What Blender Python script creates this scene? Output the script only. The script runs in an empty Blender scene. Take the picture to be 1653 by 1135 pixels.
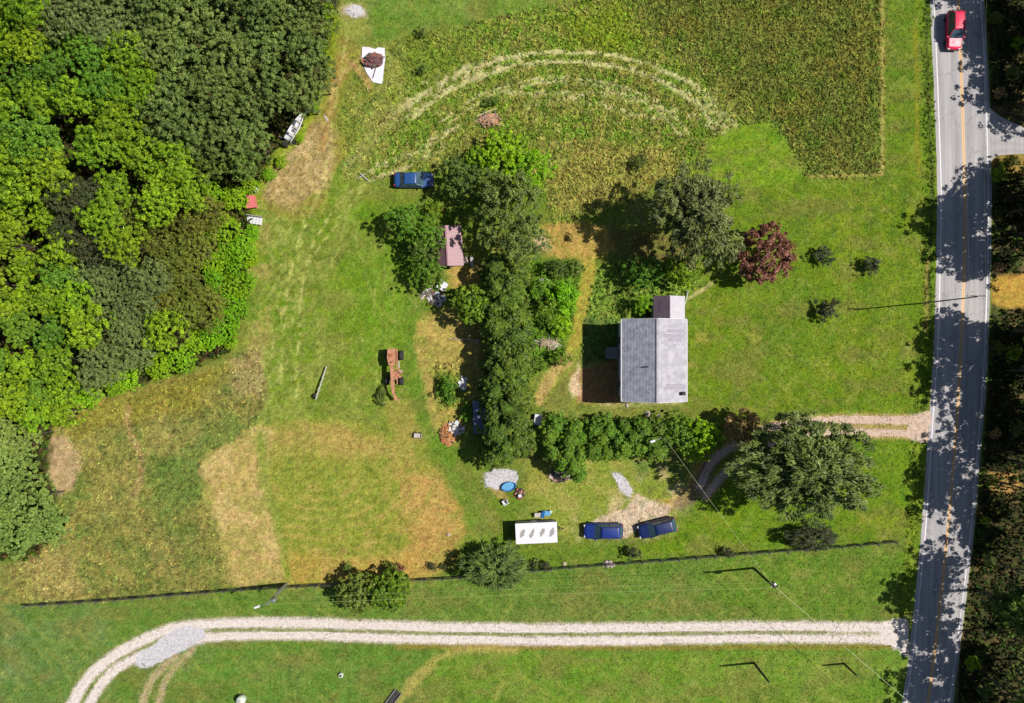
import bpy, math, random
import numpy as np
from mathutils import Vector, Matrix
R = math.radians
random.seed(7)
rng = np.random.default_rng(11)

# ------------------------------------------------------------------ camera, world, sun, exposure
H, S = 88.0, 12.5                      # flight height in metres, photo pixels per metre on the ground
CX, CY = 826.5, 567.5
scn = bpy.context.scene
col = scn.collection
cam_d = bpy.data.cameras.new('camera'); cam = bpy.data.objects.new('camera', cam_d); col.objects.link(cam)
cam.location = (0, 0, H); cam.rotation_euler = (0, 0, 0)
cam_d.sensor_width = 36; cam_d.lens = 36 * H / (1653 / S); cam_d.clip_start = 1; cam_d.clip_end = 3000
scn.camera = cam
SUN_EL, SUN_AZ = 50.0, 5.5             # azimuth: degrees north of east
w = bpy.data.worlds.new('World'); scn.world = w; w.use_nodes = True
nt = w.node_tree; bg = nt.nodes['Background']
sky = nt.nodes.new('ShaderNodeTexSky'); sky.sky_type = 'NISHITA'; sky.sun_disc = False
sky.sun_elevation = R(SUN_EL); sky.sun_rotation = R(90 - SUN_AZ)
nt.links.new(sky.outputs[0], bg.inputs[0]); bg.inputs[1].default_value = 0.056
sd = bpy.data.lights.new('sun', 'SUN'); sd.energy = 4.8; sd.angle = R(0.5); sd.color = (1.0, 0.955, 0.88)
sun = bpy.data.objects.new('sun', sd); col.objects.link(sun)
sdir = Vector((math.cos(R(SUN_EL)) * math.cos(R(SUN_AZ)), math.cos(R(SUN_EL)) * math.sin(R(SUN_AZ)), math.sin(R(SUN_EL))))
sun.rotation_euler = (-sdir).to_track_quat('-Z', 'Y').to_euler(); sun.location = sdir * 150
vs = scn.view_settings
vs.view_transform = 'Standard'; vs.look = 'None'; vs.gamma = 1; vs.use_curve_mapping = False
vs.exposure = 0.74
KEXP = 1.75                            # a lit flat surface's picture value divided by its albedo

# ------------------------------------------------------------------ helpers
def lin(c):
    c = np.asarray(c, float) / 255
    return np.where(c <= .04045, c / 12.92, ((c + .055) / 1.055) ** 2.4)
def alb(r, g, b, k=None):
    return tuple(np.minimum(lin((r, g, b)) / (k or KEXP), .8))
def gx(px, h=0): return (px - CX) / S * (1 - h / H)
def gy(py, h=0): return (CY - py) / S * (1 - h / H)
def P(px, py, h=0, z=None): return Vector((gx(px, h), gy(py, h), h if z is None else z))

def tag(o, label=None, cat=None, group=None, kind=None):
    if label: o['label'] = label
    if cat: o['category'] = cat
    if group: o['group'] = group
    if kind: o['kind'] = kind
    return o
def thing(name, label, cat, loc=(0, 0, 0), rz=0, group=None):
    o = bpy.data.objects.new(name, None); col.objects.link(o); o.location = loc; o.rotation_euler = (0, 0, rz)
    o.empty_display_size = .3
    return tag(o, label, cat, group)

def np_mesh(name, V, F, mats=None, cols=None, smooth=False, uvname=None):
    V = np.asarray(V, np.float32); F = np.asarray(F, np.int32)
    me = bpy.data.meshes.new(name); n = F.shape[1]
    me.vertices.add(len(V)); me.vertices.foreach_set('co', V.ravel())
    me.loops.add(F.size); me.loops.foreach_set('vertex_index', F.ravel())
    me.polygons.add(len(F)); me.polygons.foreach_set('loop_start', np.arange(0, F.size, n, dtype=np.int32))
    me.polygons.foreach_set('loop_total', np.full(len(F), n, np.int32))
    if smooth: me.polygons.foreach_set('use_smooth', np.ones(len(F), bool))
    me.update(calc_edges=True)
    for k, a in (cols or {}).items():
        at = me.attributes.new(k, 'FLOAT_COLOR', 'POINT')
        a = np.asarray(a, np.float32)
        if a.shape[1] == 3: a = np.hstack([a, np.ones((len(a), 1), np.float32)])
        at.data.foreach_set('color', a.ravel())
    if mats: me.materials.append(mats)
    return me

class MB:
    def __init__(s): s.v = []; s.f = []; s.m = Matrix()
    def add(s, vs_, fs):
        b = len(s.v); s.v += [s.m @ Vector(v) for v in vs_]; s.f += [tuple(b + i for i in f) for f in fs]; return s
    def box(s, c, d, rz=0, rx=0, ry=0, taper=1):
        M = Matrix.Translation(c) @ Matrix.Rotation(rz, 4, 'Z') @ Matrix.Rotation(ry, 4, 'Y') @ Matrix.Rotation(rx, 4, 'X')
        vv = []
        for z in (-.5, .5):
            k = taper if z > 0 else 1
            for x, y in ((-.5, -.5), (.5, -.5), (.5, .5), (-.5, .5)): vv.append(M @ Vector((x * d[0] * k, y * d[1] * k, z * d[2])))
        return s.add(vv, [(3, 2, 1, 0), (4, 5, 6, 7), (0, 1, 5, 4), (1, 2, 6, 5), (2, 3, 7, 6), (3, 0, 4, 7)])
    def bar(s, a, b, w_, h_=None):
        a = Vector(a); b = Vector(b); d = b - a
        q = d.to_track_quat('X', 'Z').to_matrix().to_4x4()
        M = Matrix.Translation((a + b) / 2) @ q; h_ = h_ or w_; L = d.length; vv = []
        for z in (-.5, .5):
            for x, y in ((-.5, -.5), (.5, -.5), (.5, .5), (-.5, .5)): vv.append(M @ Vector((x * L, y * w_, z * h_)))
        return s.add(vv, [(3, 2, 1, 0), (4, 5, 6, 7), (0, 1, 5, 4), (1, 2, 6, 5), (2, 3, 7, 6), (3, 0, 4, 7)])
    def tube(s, pts, rad, n=8, cap=True):
        pts = [Vector(p) for p in pts]; rad = rad if isinstance(rad, (list, tuple)) else [rad] * len(pts)
        vv = []; ff = []
        for i, p in enumerate(pts):
            t = (pts[min(i + 1, len(pts) - 1)] - pts[max(i - 1, 0)]).normalized()
            u = t.orthogonal().normalized() if abs(t.z) < .9 else Vector((1, 0, 0))
            u = (u - t * u.dot(t)).normalized(); v = t.cross(u)
            for k in range(n):
                a = 2 * math.pi * k / n; vv.append(p + (u * math.cos(a) + v * math.sin(a)) * rad[i])
        for i in range(len(pts) - 1):
            for k in range(n):
                k2 = (k + 1) % n; ff.append((i * n + k, i * n + k2, (i + 1) * n + k2, (i + 1) * n + k))
        if cap: ff.append(tuple(reversed(range(n)))); ff.append(tuple((len(pts) - 1) * n + k for k in range(n)))
        return s.add(vv, ff)
    def cyl(s, c, r, h, n=14, axis='Z', r2=None):
        c = Vector(c); d = {'X': Vector((1, 0, 0)), 'Y': Vector((0, 1, 0)), 'Z': Vector((0, 0, 1))}[axis] * h / 2
        return s.tube([c - d, c + d], [r, r if r2 is None else r2], n)
    def lathe(s, prof, n=18, c=(0, 0, 0)):
        vv = []; ff = []
        for r, z in prof:
            for k in range(n): a = 2 * math.pi * k / n; vv.append((c[0] + r * math.cos(a), c[1] + r * math.sin(a), c[2] + z))
        for i in range(len(prof) - 1):
            for k in range(n): k2 = (k + 1) % n; ff.append((i * n + k, i * n + k2, (i + 1) * n + k2, (i + 1) * n + k))
        ff.append(tuple(reversed(range(n)))); ff.append(tuple((len(prof) - 1) * n + k for k in range(n)))
        return s.add(vv, ff)
    def loft(s, secs, cap=True):
        n = len(secs[0]); vv = [p for q in secs for p in q]; ff = []
        for i in range(len(secs) - 1):
            for k in range(n): k2 = (k + 1) % n; ff.append((i * n + k, i * n + k2, (i + 1) * n + k2, (i + 1) * n + k))
        if cap: ff.append(tuple(reversed(range(n)))); ff.append(tuple((len(secs) - 1) * n + k for k in range(n)))
        return s.add(vv, ff)
    def build(s, name, mat, parent=None, smooth=False, loc=None):
        me = bpy.data.meshes.new(name); me.from_pydata([tuple(v) for v in s.v], [], s.f)
        if smooth:
            for p in me.polygons: p.use_smooth = True
        me.materials.append(mat); me.update()
        import bmesh
        bm = bmesh.new(); bm.from_mesh(me); bmesh.ops.recalc_face_normals(bm, faces=bm.faces); bm.to_mesh(me); bm.free()
        o = bpy.data.objects.new(name, me); col.objects.link(o)
        if parent: o.parent = parent
        if loc: o.location = loc
        return o
def children(o): return [c for c in bpy.data.objects if c.parent == o]
def copy_tree(o, parent=None):
    c = o.copy(); col.objects.link(c); c.parent = parent
    for ch in children(o): copy_tree(ch, c)
    return c

# ------------------------------------------------------------------ materials
def new_mat(name):
    m = bpy.data.materials.new(name); m.use_nodes = True
    return m, m.node_tree, m.node_tree.nodes['Principled BSDF']
def mat(name, c, rough=.6, metal=0, spec=.4, var=.15, scale=3, coat=0, c2=None, bump=0, bscale=None):
    m, t, b = new_mat(name)
    b.inputs['Roughness'].default_value = rough; b.inputs['Metallic'].default_value = metal
    b.inputs['Specular IOR Level'].default_value = spec; b.inputs['Coat Weight'].default_value = coat
    tc = t.nodes.new('ShaderNodeTexCoord'); nz = t.nodes.new('ShaderNodeTexNoise'); nz.inputs['Scale'].default_value = scale
    nz.inputs['Detail'].default_value = 6; nz.inputs['Roughness'].default_value = .65
    t.links.new(tc.outputs['Object'], nz.inputs['Vector'])
    cr = t.nodes.new('ShaderNodeValToRGB'); cr.color_ramp.elements[0].position = .3; cr.color_ramp.elements[1].position = .7
    c = np.array(c[:3]); d = np.array(c2[:3]) if c2 is not None else c * (1 - var * 2)
    cr.color_ramp.elements[0].color = (*d, 1); cr.color_ramp.elements[1].color = (*(c * (1 + (0 if c2 is not None else var))), 1)
    t.links.new(nz.outputs[0], cr.inputs[0]); t.links.new(cr.outputs[0], b.inputs['Base Color'])
    if bump:
        n2 = t.nodes.new('ShaderNodeTexNoise'); n2.inputs['Scale'].default_value = bscale or scale * 6; n2.inputs['Detail'].default_value = 4
        t.links.new(tc.outputs['Object'], n2.inputs['Vector'])
        bp = t.nodes.new('ShaderNodeBump'); bp.inputs['Strength'].default_value = bump; bp.inputs['Distance'].default_value = .05
        t.links.new(n2.outputs[0], bp.inputs['Height']); t.links.new(bp.outputs[0], b.inputs['Normal'])
    return m

def leaf_mat(name, ca, cb, transl=.35, hue=.02, val=.3):
    """ca dark clumps .. cb light clumps, both the leaf's own colour"""
    m, t, b = new_mat(name); L = t.links; N = t.nodes
    at = N.new('ShaderNodeAttribute'); at.attribute_name = 'tint'
    mx = N.new('ShaderNodeMix'); mx.data_type = 'RGBA'; mx.inputs[6].default_value = (*ca, 1); mx.inputs[7].default_value = (*cb, 1)
    L.new(at.outputs['Fac'], mx.inputs[0])
    oi = N.new('ShaderNodeObjectInfo')
    hs = N.new('ShaderNodeHueSaturation')
    m1 = N.new('ShaderNodeMapRange'); m1.inputs[3].default_value = .5 - hue; m1.inputs[4].default_value = .5 + hue * .25
    m2 = N.new('ShaderNodeMapRange'); m2.inputs[3].default_value = 1 - val / 2; m2.inputs[4].default_value = 1 + val / 2
    mu = N.new('ShaderNodeMath'); mu.operation = 'MULTIPLY'; mu.inputs[1].default_value = 7.31
    fr = N.new('ShaderNodeMath'); fr.operation = 'FRACT'
    L.new(oi.outputs['Random'], m1.inputs[0]); L.new(oi.outputs['Random'], mu.inputs[0]); L.new(mu.outputs[0], fr.inputs[0]); L.new(fr.outputs[0], m2.inputs[0])
    L.new(m1.outputs[0], hs.inputs['Hue']); L.new(m2.outputs[0], hs.inputs['Value']); L.new(mx.outputs[2], hs.inputs['Color'])
    L.new(hs.outputs[0], b.inputs['Base Color']); b.inputs['Roughness'].default_value = .55; b.inputs['Specular IOR Level'].default_value = .3
    tr = N.new('ShaderNodeBsdfTranslucent'); L.new(hs.outputs[0], tr.inputs[0])
    ms = N.new('ShaderNodeMixShader'); ms.inputs[0].default_value = transl
    L.new(b.outputs[0], ms.inputs[1]); L.new(tr.outputs[0], ms.inputs[2]); L.new(ms.outputs[0], N['Material Output'].inputs[0])
    return m
LK = 1.35   # leaves: brightness of their own colour against the lit ground
def lc(r, g, b): return tuple(np.array(alb(r, g, b)) * LK)
LEAF = {
 'yellow':  leaf_mat('leaf_yellow_green', lc(68, 106, 12), lc(162, 200, 30)),
 'green':   leaf_mat('leaf_green', lc(62, 104, 20), lc(124, 170, 44)),
 'olive':   leaf_mat('leaf_olive', lc(60, 82, 32), lc(130, 152, 70), .25),
 'dark':    leaf_mat('leaf_dark', lc(60, 84, 26), lc(122, 144, 54), .25),
 'cedar':   leaf_mat('leaf_cedar', lc(42, 68, 10), lc(112, 142, 30), .2),
 'hedge':   leaf_mat('leaf_hedge', lc(52, 92, 12), lc(126, 166, 32), .25),
 'lime':    leaf_mat('leaf_lime', lc(90, 142, 12), lc(158, 212, 26), .4, .03),
 'grey':    leaf_mat('leaf_grey_green', lc(74, 94, 44), lc(136, 154, 82), .25),
 'pine':    leaf_mat('leaf_pine', lc(68, 78, 34), lc(132, 138, 72), .2),
 'spruce':  leaf_mat('leaf_spruce', lc(52, 72, 30), lc(122, 142, 62), .2),
 'plum':    leaf_mat('leaf_plum', lc(104, 68, 44), lc(166, 122, 92), .3),
 'tan':     leaf_mat('leaf_tan', lc(124, 104, 54), lc(194, 164, 104), .3),
 'brownish':leaf_mat('leaf_brownish', lc(74, 92, 28), lc(136, 150, 48), .3, .03),
 'black':   leaf_mat('leaf_blackish', lc(40, 50, 26), lc(84, 92, 46), .15),
 'smooth':  leaf_mat('leaf_smooth', lc(96, 124, 52), lc(142, 166, 76), .3),
}
BARK = mat('bark', (.11, .085, .06), .9, c2=(.05, .04, .03), scale=4, bump=.4)

# ------------------------------------------------------------------ value noise on arrays
def vnoise(x, y, seed):
    r = np.random.default_rng(seed); T = r.random((256, 256))
    xi = np.floor(x).astype(int); yi = np.floor(y).astype(int); fx = x - xi; fy = y - yi
    fx = fx * fx * (3 - 2 * fx); fy = fy * fy * (3 - 2 * fy)
    a = T[xi & 255, yi & 255]; b = T[(xi + 1) & 255, yi & 255]; c = T[xi & 255, (yi + 1) & 255]; d = T[(xi + 1) & 255, (yi + 1) & 255]
    return (a * (1 - fx) + b * fx) * (1 - fy) + (c * (1 - fx) + d * fx) * fy
def fbm(x, y, seed, o=4):
    s = 0; a = 1; t = 0
    for i in range(o): s = s + a * vnoise(x * 2 ** i + 17.3 * i, y * 2 ** i + 9.1 * i, seed + i); t += a; a *= .55
    return s / t                        # about 0..1, mean .5
def sstep(a, b, x): t = np.clip((x - a) / (b - a), 0, 1); return t * t * (3 - 2 * t)

# ------------------------------------------------------------------ ground sheet
def axis(lo, hi, step):
    core = np.arange(lo, hi + step / 2, step)
    out = []; d = step; v = hi
    while v < 1400: d *= 1.35; v += d; out.append(v)
    out2 = []; d = step; v = lo
    while v > -1400: d *= 1.35; v -= d; out2.append(v)
    return np.concatenate([out2[::-1], core, out])
ax = axis(-69, 69, .22); ay = axis(-48, 48, .22)
GX, GY = np.meshgrid(ax, ay); NX, NY = len(ax), len(ay)
PX = (GX * S + CX).ravel(); PY = (CY - GY * S).ravel()
n1 = fbm(PX / 22, PY / 22, 1); n2 = fbm(PX / 22, PY / 22, 31)
n3 = fbm(PX / 7, PY / 7, 51, 3); n4 = fbm(PX / 7, PY / 7, 71, 3)
nb = fbm(PX / 90, PY / 90, 91, 4); nm = fbm(PX / 40, PY / 40, 101, 4); nf = fbm(PX / 4.5, PY / 4.5, 121, 3)
def poly(pts, f=4, wob=8, wf=4, sel=None):
    """soft mask of a polygon given in photo pixels"""
    x = PX + wob * 2 * (n1 - .5) + wf * 2 * (n3 - .5); y = PY + wob * 2 * (n2 - .5) + wf * 2 * (n4 - .5)
    if sel is not None: x, y = sel
    out = np.zeros(len(x)); pts = np.array(pts, float); m = 30 + f
    idx = np.where((x > pts[:, 0].min() - m) & (x < pts[:, 0].max() + m) & (y > pts[:, 1].min() - m) & (y < pts[:, 1].max() + m))[0]
    xs, ys = x[idx], y[idx]; d = np.full(len(idx), 1e9); ins = np.zeros(len(idx), bool)
    for i in range(len(pts)):
        a = pts[i]; b = pts[(i + 1) % len(pts)]; e = b - a; L = (e ** 2).sum() + 1e-9
        t = np.clip(((xs - a[0]) * e[0] + (ys - a[1]) * e[1]) / L, 0, 1)
        d = np.minimum(d, np.hypot(xs - a[0] - t * e[0], ys - a[1] - t * e[1]))
        c = (a[1] > ys) != (b[1] > ys)
        with np.errstate(divide='ignore', invalid='ignore'):
            ins ^= c & (xs < (b[0] - a[0]) * (ys - a[1]) / (b[1] - a[1]) + a[0])
    sd_ = np.where(ins, d, -d); out[idx] = sstep(-f, f, sd_); return out
def smoothline(pts, n=8):
    pts = np.array(pts, float); P_ = np.vstack([2 * pts[0] - pts[1], pts, 2 * pts[-1] - pts[-2]]); out = []
    for i in range(1, len(P_) - 2):
        for k in range(n):
            t = k / n; p0, p1, p2, p3 = P_[i - 1:i + 3]
            out.append(.5 * (2 * p1 + (p2 - p0) * t + (2 * p0 - 5 * p1 + 4 * p2 - p3) * t * t + (3 * p1 - p0 - 3 * p2 + p3) * t ** 3))
    out.append(pts[-1]); return np.array(out)
def line(pts, wd, f=3, wob=3, wf=2, n=6):
    q = smoothline(pts, n) if len(pts) > 2 else np.array(pts, float)
    x = PX + wob * 2 * (n1 - .5) + wf * 2 * (n3 - .5); y = PY + wob * 2 * (n2 - .5) + wf * 2 * (n4 - .5)
    m = wd + f + 12; out = np.zeros(len(x))
    idx = np.where((x > q[:, 0].min() - m) & (x < q[:, 0].max() + m) & (y > q[:, 1].min() - m) & (y < q[:, 1].max() + m))[0]
    xs, ys = x[idx], y[idx]; d = np.full(len(idx), 1e9)
    for a, b in zip(q[:-1], q[1:]):
        e = b - a; L = (e ** 2).sum() + 1e-9; t = np.clip(((xs - a[0]) * e[0] + (ys - a[1]) * e[1]) / L, 0, 1)
        d = np.minimum(d, np.hypot(xs - a[0] - t * e[0], ys - a[1] - t * e[1]))
    out[idx] = 1 - sstep(wd - f, wd + f, d); return out
COL = np.tile(np.array(alb(106, 138, 32)), (len(PX), 1)); ROUGH = np.zeros(len(PX)); WEED = np.zeros(len(PX))
def put(m, c, k=1.0, rough=None, weed=None):
    global COL, ROUGH, WEED
    m = (m * k)
    COL = COL * (1 - m[:, None]) + np.array(alb(*c))[None] * m[:, None]
    if rough is not None: ROUGH = ROUGH * (1 - m) + rough * m
    if weed is not None: WEED = WEED * (1 - m) + weed * m
def patch(base, lo, hi, noise): return base * sstep(lo, hi, noise)
ALL = np.ones(len(PX)); na0 = fbm(PX / 14, PY / 14, 401, 4)
# lawns: broad tone changes
put(patch(ALL, .42, .68, nb), (126, 148, 44), .7)
put(patch(ALL, .5, .75, nm), (84, 122, 30), .5)
east = poly([(1080, 270), (1425, 285), (1430, 0), (1505, 0), (1520, 290), (1515, 560), (1500, 670), (1100, 670), (1110, 470)], 12, 6)
put(east, (98, 134, 14), .9); put(patch(east, .45, .7, nm), (122, 150, 24), .7); put(patch(east, .5, .8, nb), (94, 128, 28), .7)
se = poly([(1100, 700), (1500, 705), (1480, 870), (1200, 890), (1000, 900), (1050, 870), (1120, 820)], 8, 6)
put(se, (100, 140, 14), .9); put(patch(se, .5, .75, nm), (132, 156, 26), .6)
mid = poly([(0, 975), (1450, 880), (1470, 1010), (0, 1060)], 10, 3); put(mid, (92, 134, 40), .85); put(patch(mid, .5, .75, nm), (108, 140, 46), .6)
mide = poly([(1150, 880), (1475, 870), (1470, 1010), (1150, 1000)], 30, 8); put(mide, (98, 138, 26), .8)
so = poly([(0, 1040), (1465, 1040), (1440, 1400), (-200, 1400)], 8, 3); put(so, (92, 138, 40), .9); put(patch(so, .5, .75, nm), (112, 146, 52), .6)
sw = poly([(-300, 970), (150, 975), (200, 1060), (60, 1400), (-300, 1400)], 25, 10); put(sw, (98, 134, 58), .85); put(patch(sw, .45, .7, nb), (116, 142, 76), .5)
soe = poly([(700, 1050), (1460, 1045), (1440, 1400), (650, 1400)], 20, 10); put(soe, (108, 152, 30), .85); put(patch(soe, .45, .7, nm), (130, 156, 52), .6); put(patch(soe, .5, .75, nb), (100, 150, 28), .6)
# mower stripes on the two southern lawns, direction east-west
stripe = .5 + .5 * np.sin((PY + .004 * PX + 8 * (n1 - .5)) / 6.0 * 2 * math.pi / 2)
put(mid * stripe, (118, 150, 52), .38); put(so * stripe, (116, 150, 54), .26); put((mid + so).clip(0, 1) * (.5 + .5 * np.sin((PY + .01 * PX + 10 * (n2 - .5)) / 11.0)), (84, 124, 34), .22)
stv = .5 + .5 * np.sin((PX + 10 * (n1 - .5)) / 9.0); put(east * stv, (122, 148, 30), .3); put(soe * stv, (98, 140, 26), .2)
# west meadow between wood and yard
west = poly([(420, 300), (540, 270), (600, 300), (620, 360), (660, 470), (650, 560), (620, 690), (420, 690), (415, 560), (410, 400)], 14, 10)
put(west, (116, 148, 30), .9, .25); put(patch(west, .45, .65, nm), (142, 158, 60), .7); put(patch(west, .5, .7, n1), (104, 140, 24), .5)
put(patch(west * sstep(560, 450, PX), .35, .7, n3), (164, 160, 90), .55)
put(poly([(590, 320), (660, 440), (655, 560), (600, 620), (560, 480), (560, 340)], 12, 12), (100, 148, 18), .55)
# lawn at the very top
top = poly([(545, -60), (905, -60), (885, 14), (760, 36), (660, 58), (600, 74), (548, 55)], 5, 5); put(top, (106, 146, 40), 1, 0); put(patch(top, .5, .7, nm), (124, 154, 60), .5)
put(poly([(545, 0), (590, 0), (600, 60), (560, 70), (545, 50)], 8, 6), (150, 150, 72), .8)
# rough upper field
upf = [(650, 60), (760, 37), (900, 6), (930, -70), (1425, -70), (1425, 282), (1310, 283), (1280, 235), (1240, 196), (1190, 200), (1150, 225), (1150, 268), (1090, 285), (1000, 330), (900, 372), (880, 320), (770, 240), (700, 285), (600, 292), (555, 280), (600, 230), (640, 190), (655, 130)]
up = poly(upf, 4, 6, 7)
put(up, (124, 132, 54), 1, 1, .95); put(patch(up, .42, .62, n1), (104, 134, 38), .8); put(patch(up, .45, .7, nm), (112, 140, 40), .5); put(patch(up, .5, .68, n3), (150, 142, 76), .6)
upe = poly([(1000, -70), (1425, -70), (1425, 282), (1310, 283), (1240, 196), (1150, 120), (1050, 60)], 30, 14)
put(upe, (100, 108, 44), .75, 1, 1.15); put(patch(upe, .45, .65, nm), (120, 116, 48), .6); put(patch(upe, .55, .7, n2), (84, 112, 30), .6)
put(poly([(900, 30), (1010, 0), (1040, 60), (1000, 100), (930, 80)], 20, 14), (118, 138, 22), .6)
put(poly([(940, 230), (1100, 240), (1090, 290), (990, 330), (900, 350), (890, 290)], 16, 10), (156, 140, 72), .55)
put(poly([(650, 60), (760, 50), (760, 110), (700, 180), (640, 190)], 16, 10), (110, 132, 36), .6, .5, .6)
edge = line([(1425, -20), (1425, 282), (1310, 284)], 2.6, 2, 1, 2, 1); put(edge, (176, 160, 88), .75, .3, .2)
# mown swathes across the rough field
SW = [([(640, 180), (690, 145), (750, 112), (830, 88), (900, 84), (980, 88), (1060, 110), (1120, 140), (1175, 205)], 1.8),
      ([(650, 190), (705, 158), (760, 128), (840, 106), (930, 102), (1010, 112), (1080, 135), (1130, 165), (1180, 212)], 1.6),
      ([(820, 150), (900, 152), (980, 150), (1060, 172), (1120, 190), (1170, 215)], 2.6),
      ([(850, 168), (930, 160), (1010, 180), (1070, 192)], 2.4),
      ([(580, 282), (630, 262), (690, 235), (740, 205)], 4.0), ([(600, 292), (650, 272), (720, 236)], 3.0)]
arc0 = np.array([(650, 186), (700, 150), (757, 120), (838, 94), (915, 90), (1000, 98), (1075, 122), (1128, 152), (1180, 208)], float)
for k_ in (-2.2, -1.6, .9, 1.5, -7, -8.4):
    q_ = (arc0 - np.array([900, 240])) * (1 + .034 * k_) + np.array([900, 240]); put(patch(line([tuple(v) for v in q_], 1.5, 1.2, 3, 2), .32, .5, n1 * .6 + n3 * .4), (206, 200, 140), .8, .3, .05)
for q, wd in SW: put(patch(line(q, wd, 3.5, 6, 6), .36, .56, nf * .4 + n3 * .6), (194, 186, 128), .8, .3, .12)
put(patch(line([(645, 178), (700, 142), (760, 116), (830, 98)], 13, 7, 6, 6), .42, .55, n3), (196, 186, 132), .75, .3, .15)
wr = poly([(600, 72), (655, 58), (660, 120), (650, 190), (610, 235), (590, 292), (555, 288), (545, 240), (540, 200), (565, 130)], 8, 8); put(wr, (124, 136, 50), .9, .7, .45); put(patch(wr, .42, .62, n1), (148, 146, 76), .6); put(patch(wr, .5, .66, n2), (98, 126, 40), .6)
put(patch(line([(560, 270), (610, 215), (660, 165)], 10, 8, 8), .4, .6, n3), (168, 160, 100), .5)
mv = poly([(1145, 228), (1195, 202), (1240, 194), (1272, 232), (1300, 284), (1290, 300), (1150, 300), (1140, 262)], 5, 4); put(mv, (110, 154, 18), .9, .1, 0)
put(patch(mv, .45, .65, n3), (130, 164, 34), .6); put(patch(mv, .5, .7, na0), (96, 140, 22), .5); put(patch(mv * (.5 + .5 * np.sin((PX * .9 - PY) / 4)), .3, .7, n1), (140, 166, 50), .3)
# worn strip along the wood
worn = poly([(545, 58), (600, 75), (560, 130), (540, 200), (560, 240), (530, 290), (520, 340), (470, 360), (420, 330), (440, 260), (490, 200), (520, 120)], 8, 8)
put(worn, (152, 138, 66), .9, .5, .25); put(patch(worn, .45, .65, n3), (134, 146, 50), .6)
put(poly([(440, 240), (500, 190), (540, 200), (535, 300), (470, 340), (425, 320)], 9, 10), (172, 148, 98), .8, .7, .3)
put(patch(poly([(440, 240), (535, 200), (535, 300), (430, 330)], 9, 10), .5, .6, n3), (196, 170, 122), .7)
put(line([(552, 90), (535, 170), (520, 240)], 5, 4, 4), (172, 124, 70), .55)
put(line([(585, 90), (545, 130), (528, 200)], 3, 2, 4), (190, 172, 104), .6)
put(line([(500, 210), (505, 165), (530, 110)], 4, 3, 4), (176, 124, 82), .5)
for q in ([(560, 60), (540, 180), (520, 300), (480, 400), (462, 500), (452, 640)], [(600, 290), (545, 330), (505, 400), (488, 470), (478, 640)], [(590, 300), (530, 380), (470, 470), (440, 560)]):
    put(patch(line(q, 2.0, 1.5, 3, 3), .35, .55, n3), (188, 184, 108), .7)
rt = random.Random(3)
for i in range(26):
    x0 = rt.uniform(430, 640); y0 = rt.uniform(330, 560); L = rt.uniform(40, 120); sl = rt.uniform(-.45, .1)
    if x0 > 560: sl += .35
    put(patch(line([(x0, y0), (x0 - sl * -L * .3, y0 + L * .5), (x0 + sl * L, y0 + L)], 1.2, 1, 2, 1.5), .4, .6, n3), (170, 176, 86), .6)
# rough field bottom left
blf = [(84, 700), (130, 652), (220, 626), (370, 582), (415, 555), (432, 640), (415, 690), (330, 742), (332, 800), (360, 870), (372, 946), (300, 958), (155, 970), (48, 976), (-60, 970), (-60, 915), (60, 900), (104, 850), (80, 760)]
bl = poly(blf, 4, 6)
put(bl, (130, 129, 64), 1, .8, .75); put(patch(bl, .44, .62, n1), (102, 121, 52), .7); put(patch(bl, .5, .72, nb), (158, 144, 86), .3); put(patch(bl, .5, .7, n2), (160, 146, 78), .6)
put(poly([(120, 650), (230, 625), (370, 585), (320, 660), (180, 690), (100, 720)], 14, 10), (136, 128, 46), .7)
put(poly([(230, 760), (330, 700), (360, 660), (400, 690), (330, 750), (330, 800), (260, 830)], 14, 14), (94, 124, 50), .6)
put(poly([(78, 710), (105, 705), (130, 740), (120, 790), (92, 800), (78, 760)], 6, 6), (190, 162, 122), .9, .3, 0)
put(poly([(30, 900), (110, 880), (150, 960), (60, 970)], 14, 10), (168, 150, 90), .6)
put(line([(205, 655), (212, 700), (230, 740), (215, 800)], 5, 5, 8), (182, 150, 104), .55)
put(poly([(370, 585), (425, 560), (430, 640), (380, 640)], 8, 8), (158, 142, 92), .7)
put(patch(poly([(400, 380), (440, 360), (440, 560), (400, 580)], 10, 8), .4, .6, n1), (160, 142, 82), .7, .8, .8)
# tan mown wedge and the mixed lawn
tl = poly([(326, 745), (380, 712), (418, 688), (440, 690), (428, 760), (442, 830), (458, 900), (452, 942), (372, 945), (360, 868), (335, 800)], 7, 5, 9)
mx_ = poly([(418, 690), (470, 683), (560, 686), (640, 700), (690, 740), (730, 790), (748, 850), (740, 890), (700, 935), (452, 944), (430, 860), (425, 760)], 14, 10, 9)
put(mx_, (128, 144, 44), .9, .2, 0); put(patch(mx_, .48, .68, nm), (156, 146, 62), .6); put(patch(mx_, .5, .7, nb), (116, 140, 44), .6)
put(poly([(640, 760), (700, 762), (735, 810), (748, 860), (700, 910), (650, 925), (655, 850)], 18, 14, 12), (190, 148, 84), .85)
put(poly([(460, 890), (560, 905), (700, 885), (740, 900), (700, 930), (460, 945)], 9, 8), (190, 152, 76), .65)
put(poly([(430, 690), (560, 690), (680, 740), (560, 740), (440, 745)], 14, 10), (170, 148, 82), .6)
put(patch(mx_, .46, .62, n1), (184, 154, 86), .45); put(patch(mx_, .5, .62, n3), (184, 158, 90), .35)
put(poly([(450, 730), (620, 735), (650, 800), (600, 870), (480, 870), (440, 800)], 25, 14), (124, 146, 44), .45)
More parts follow.
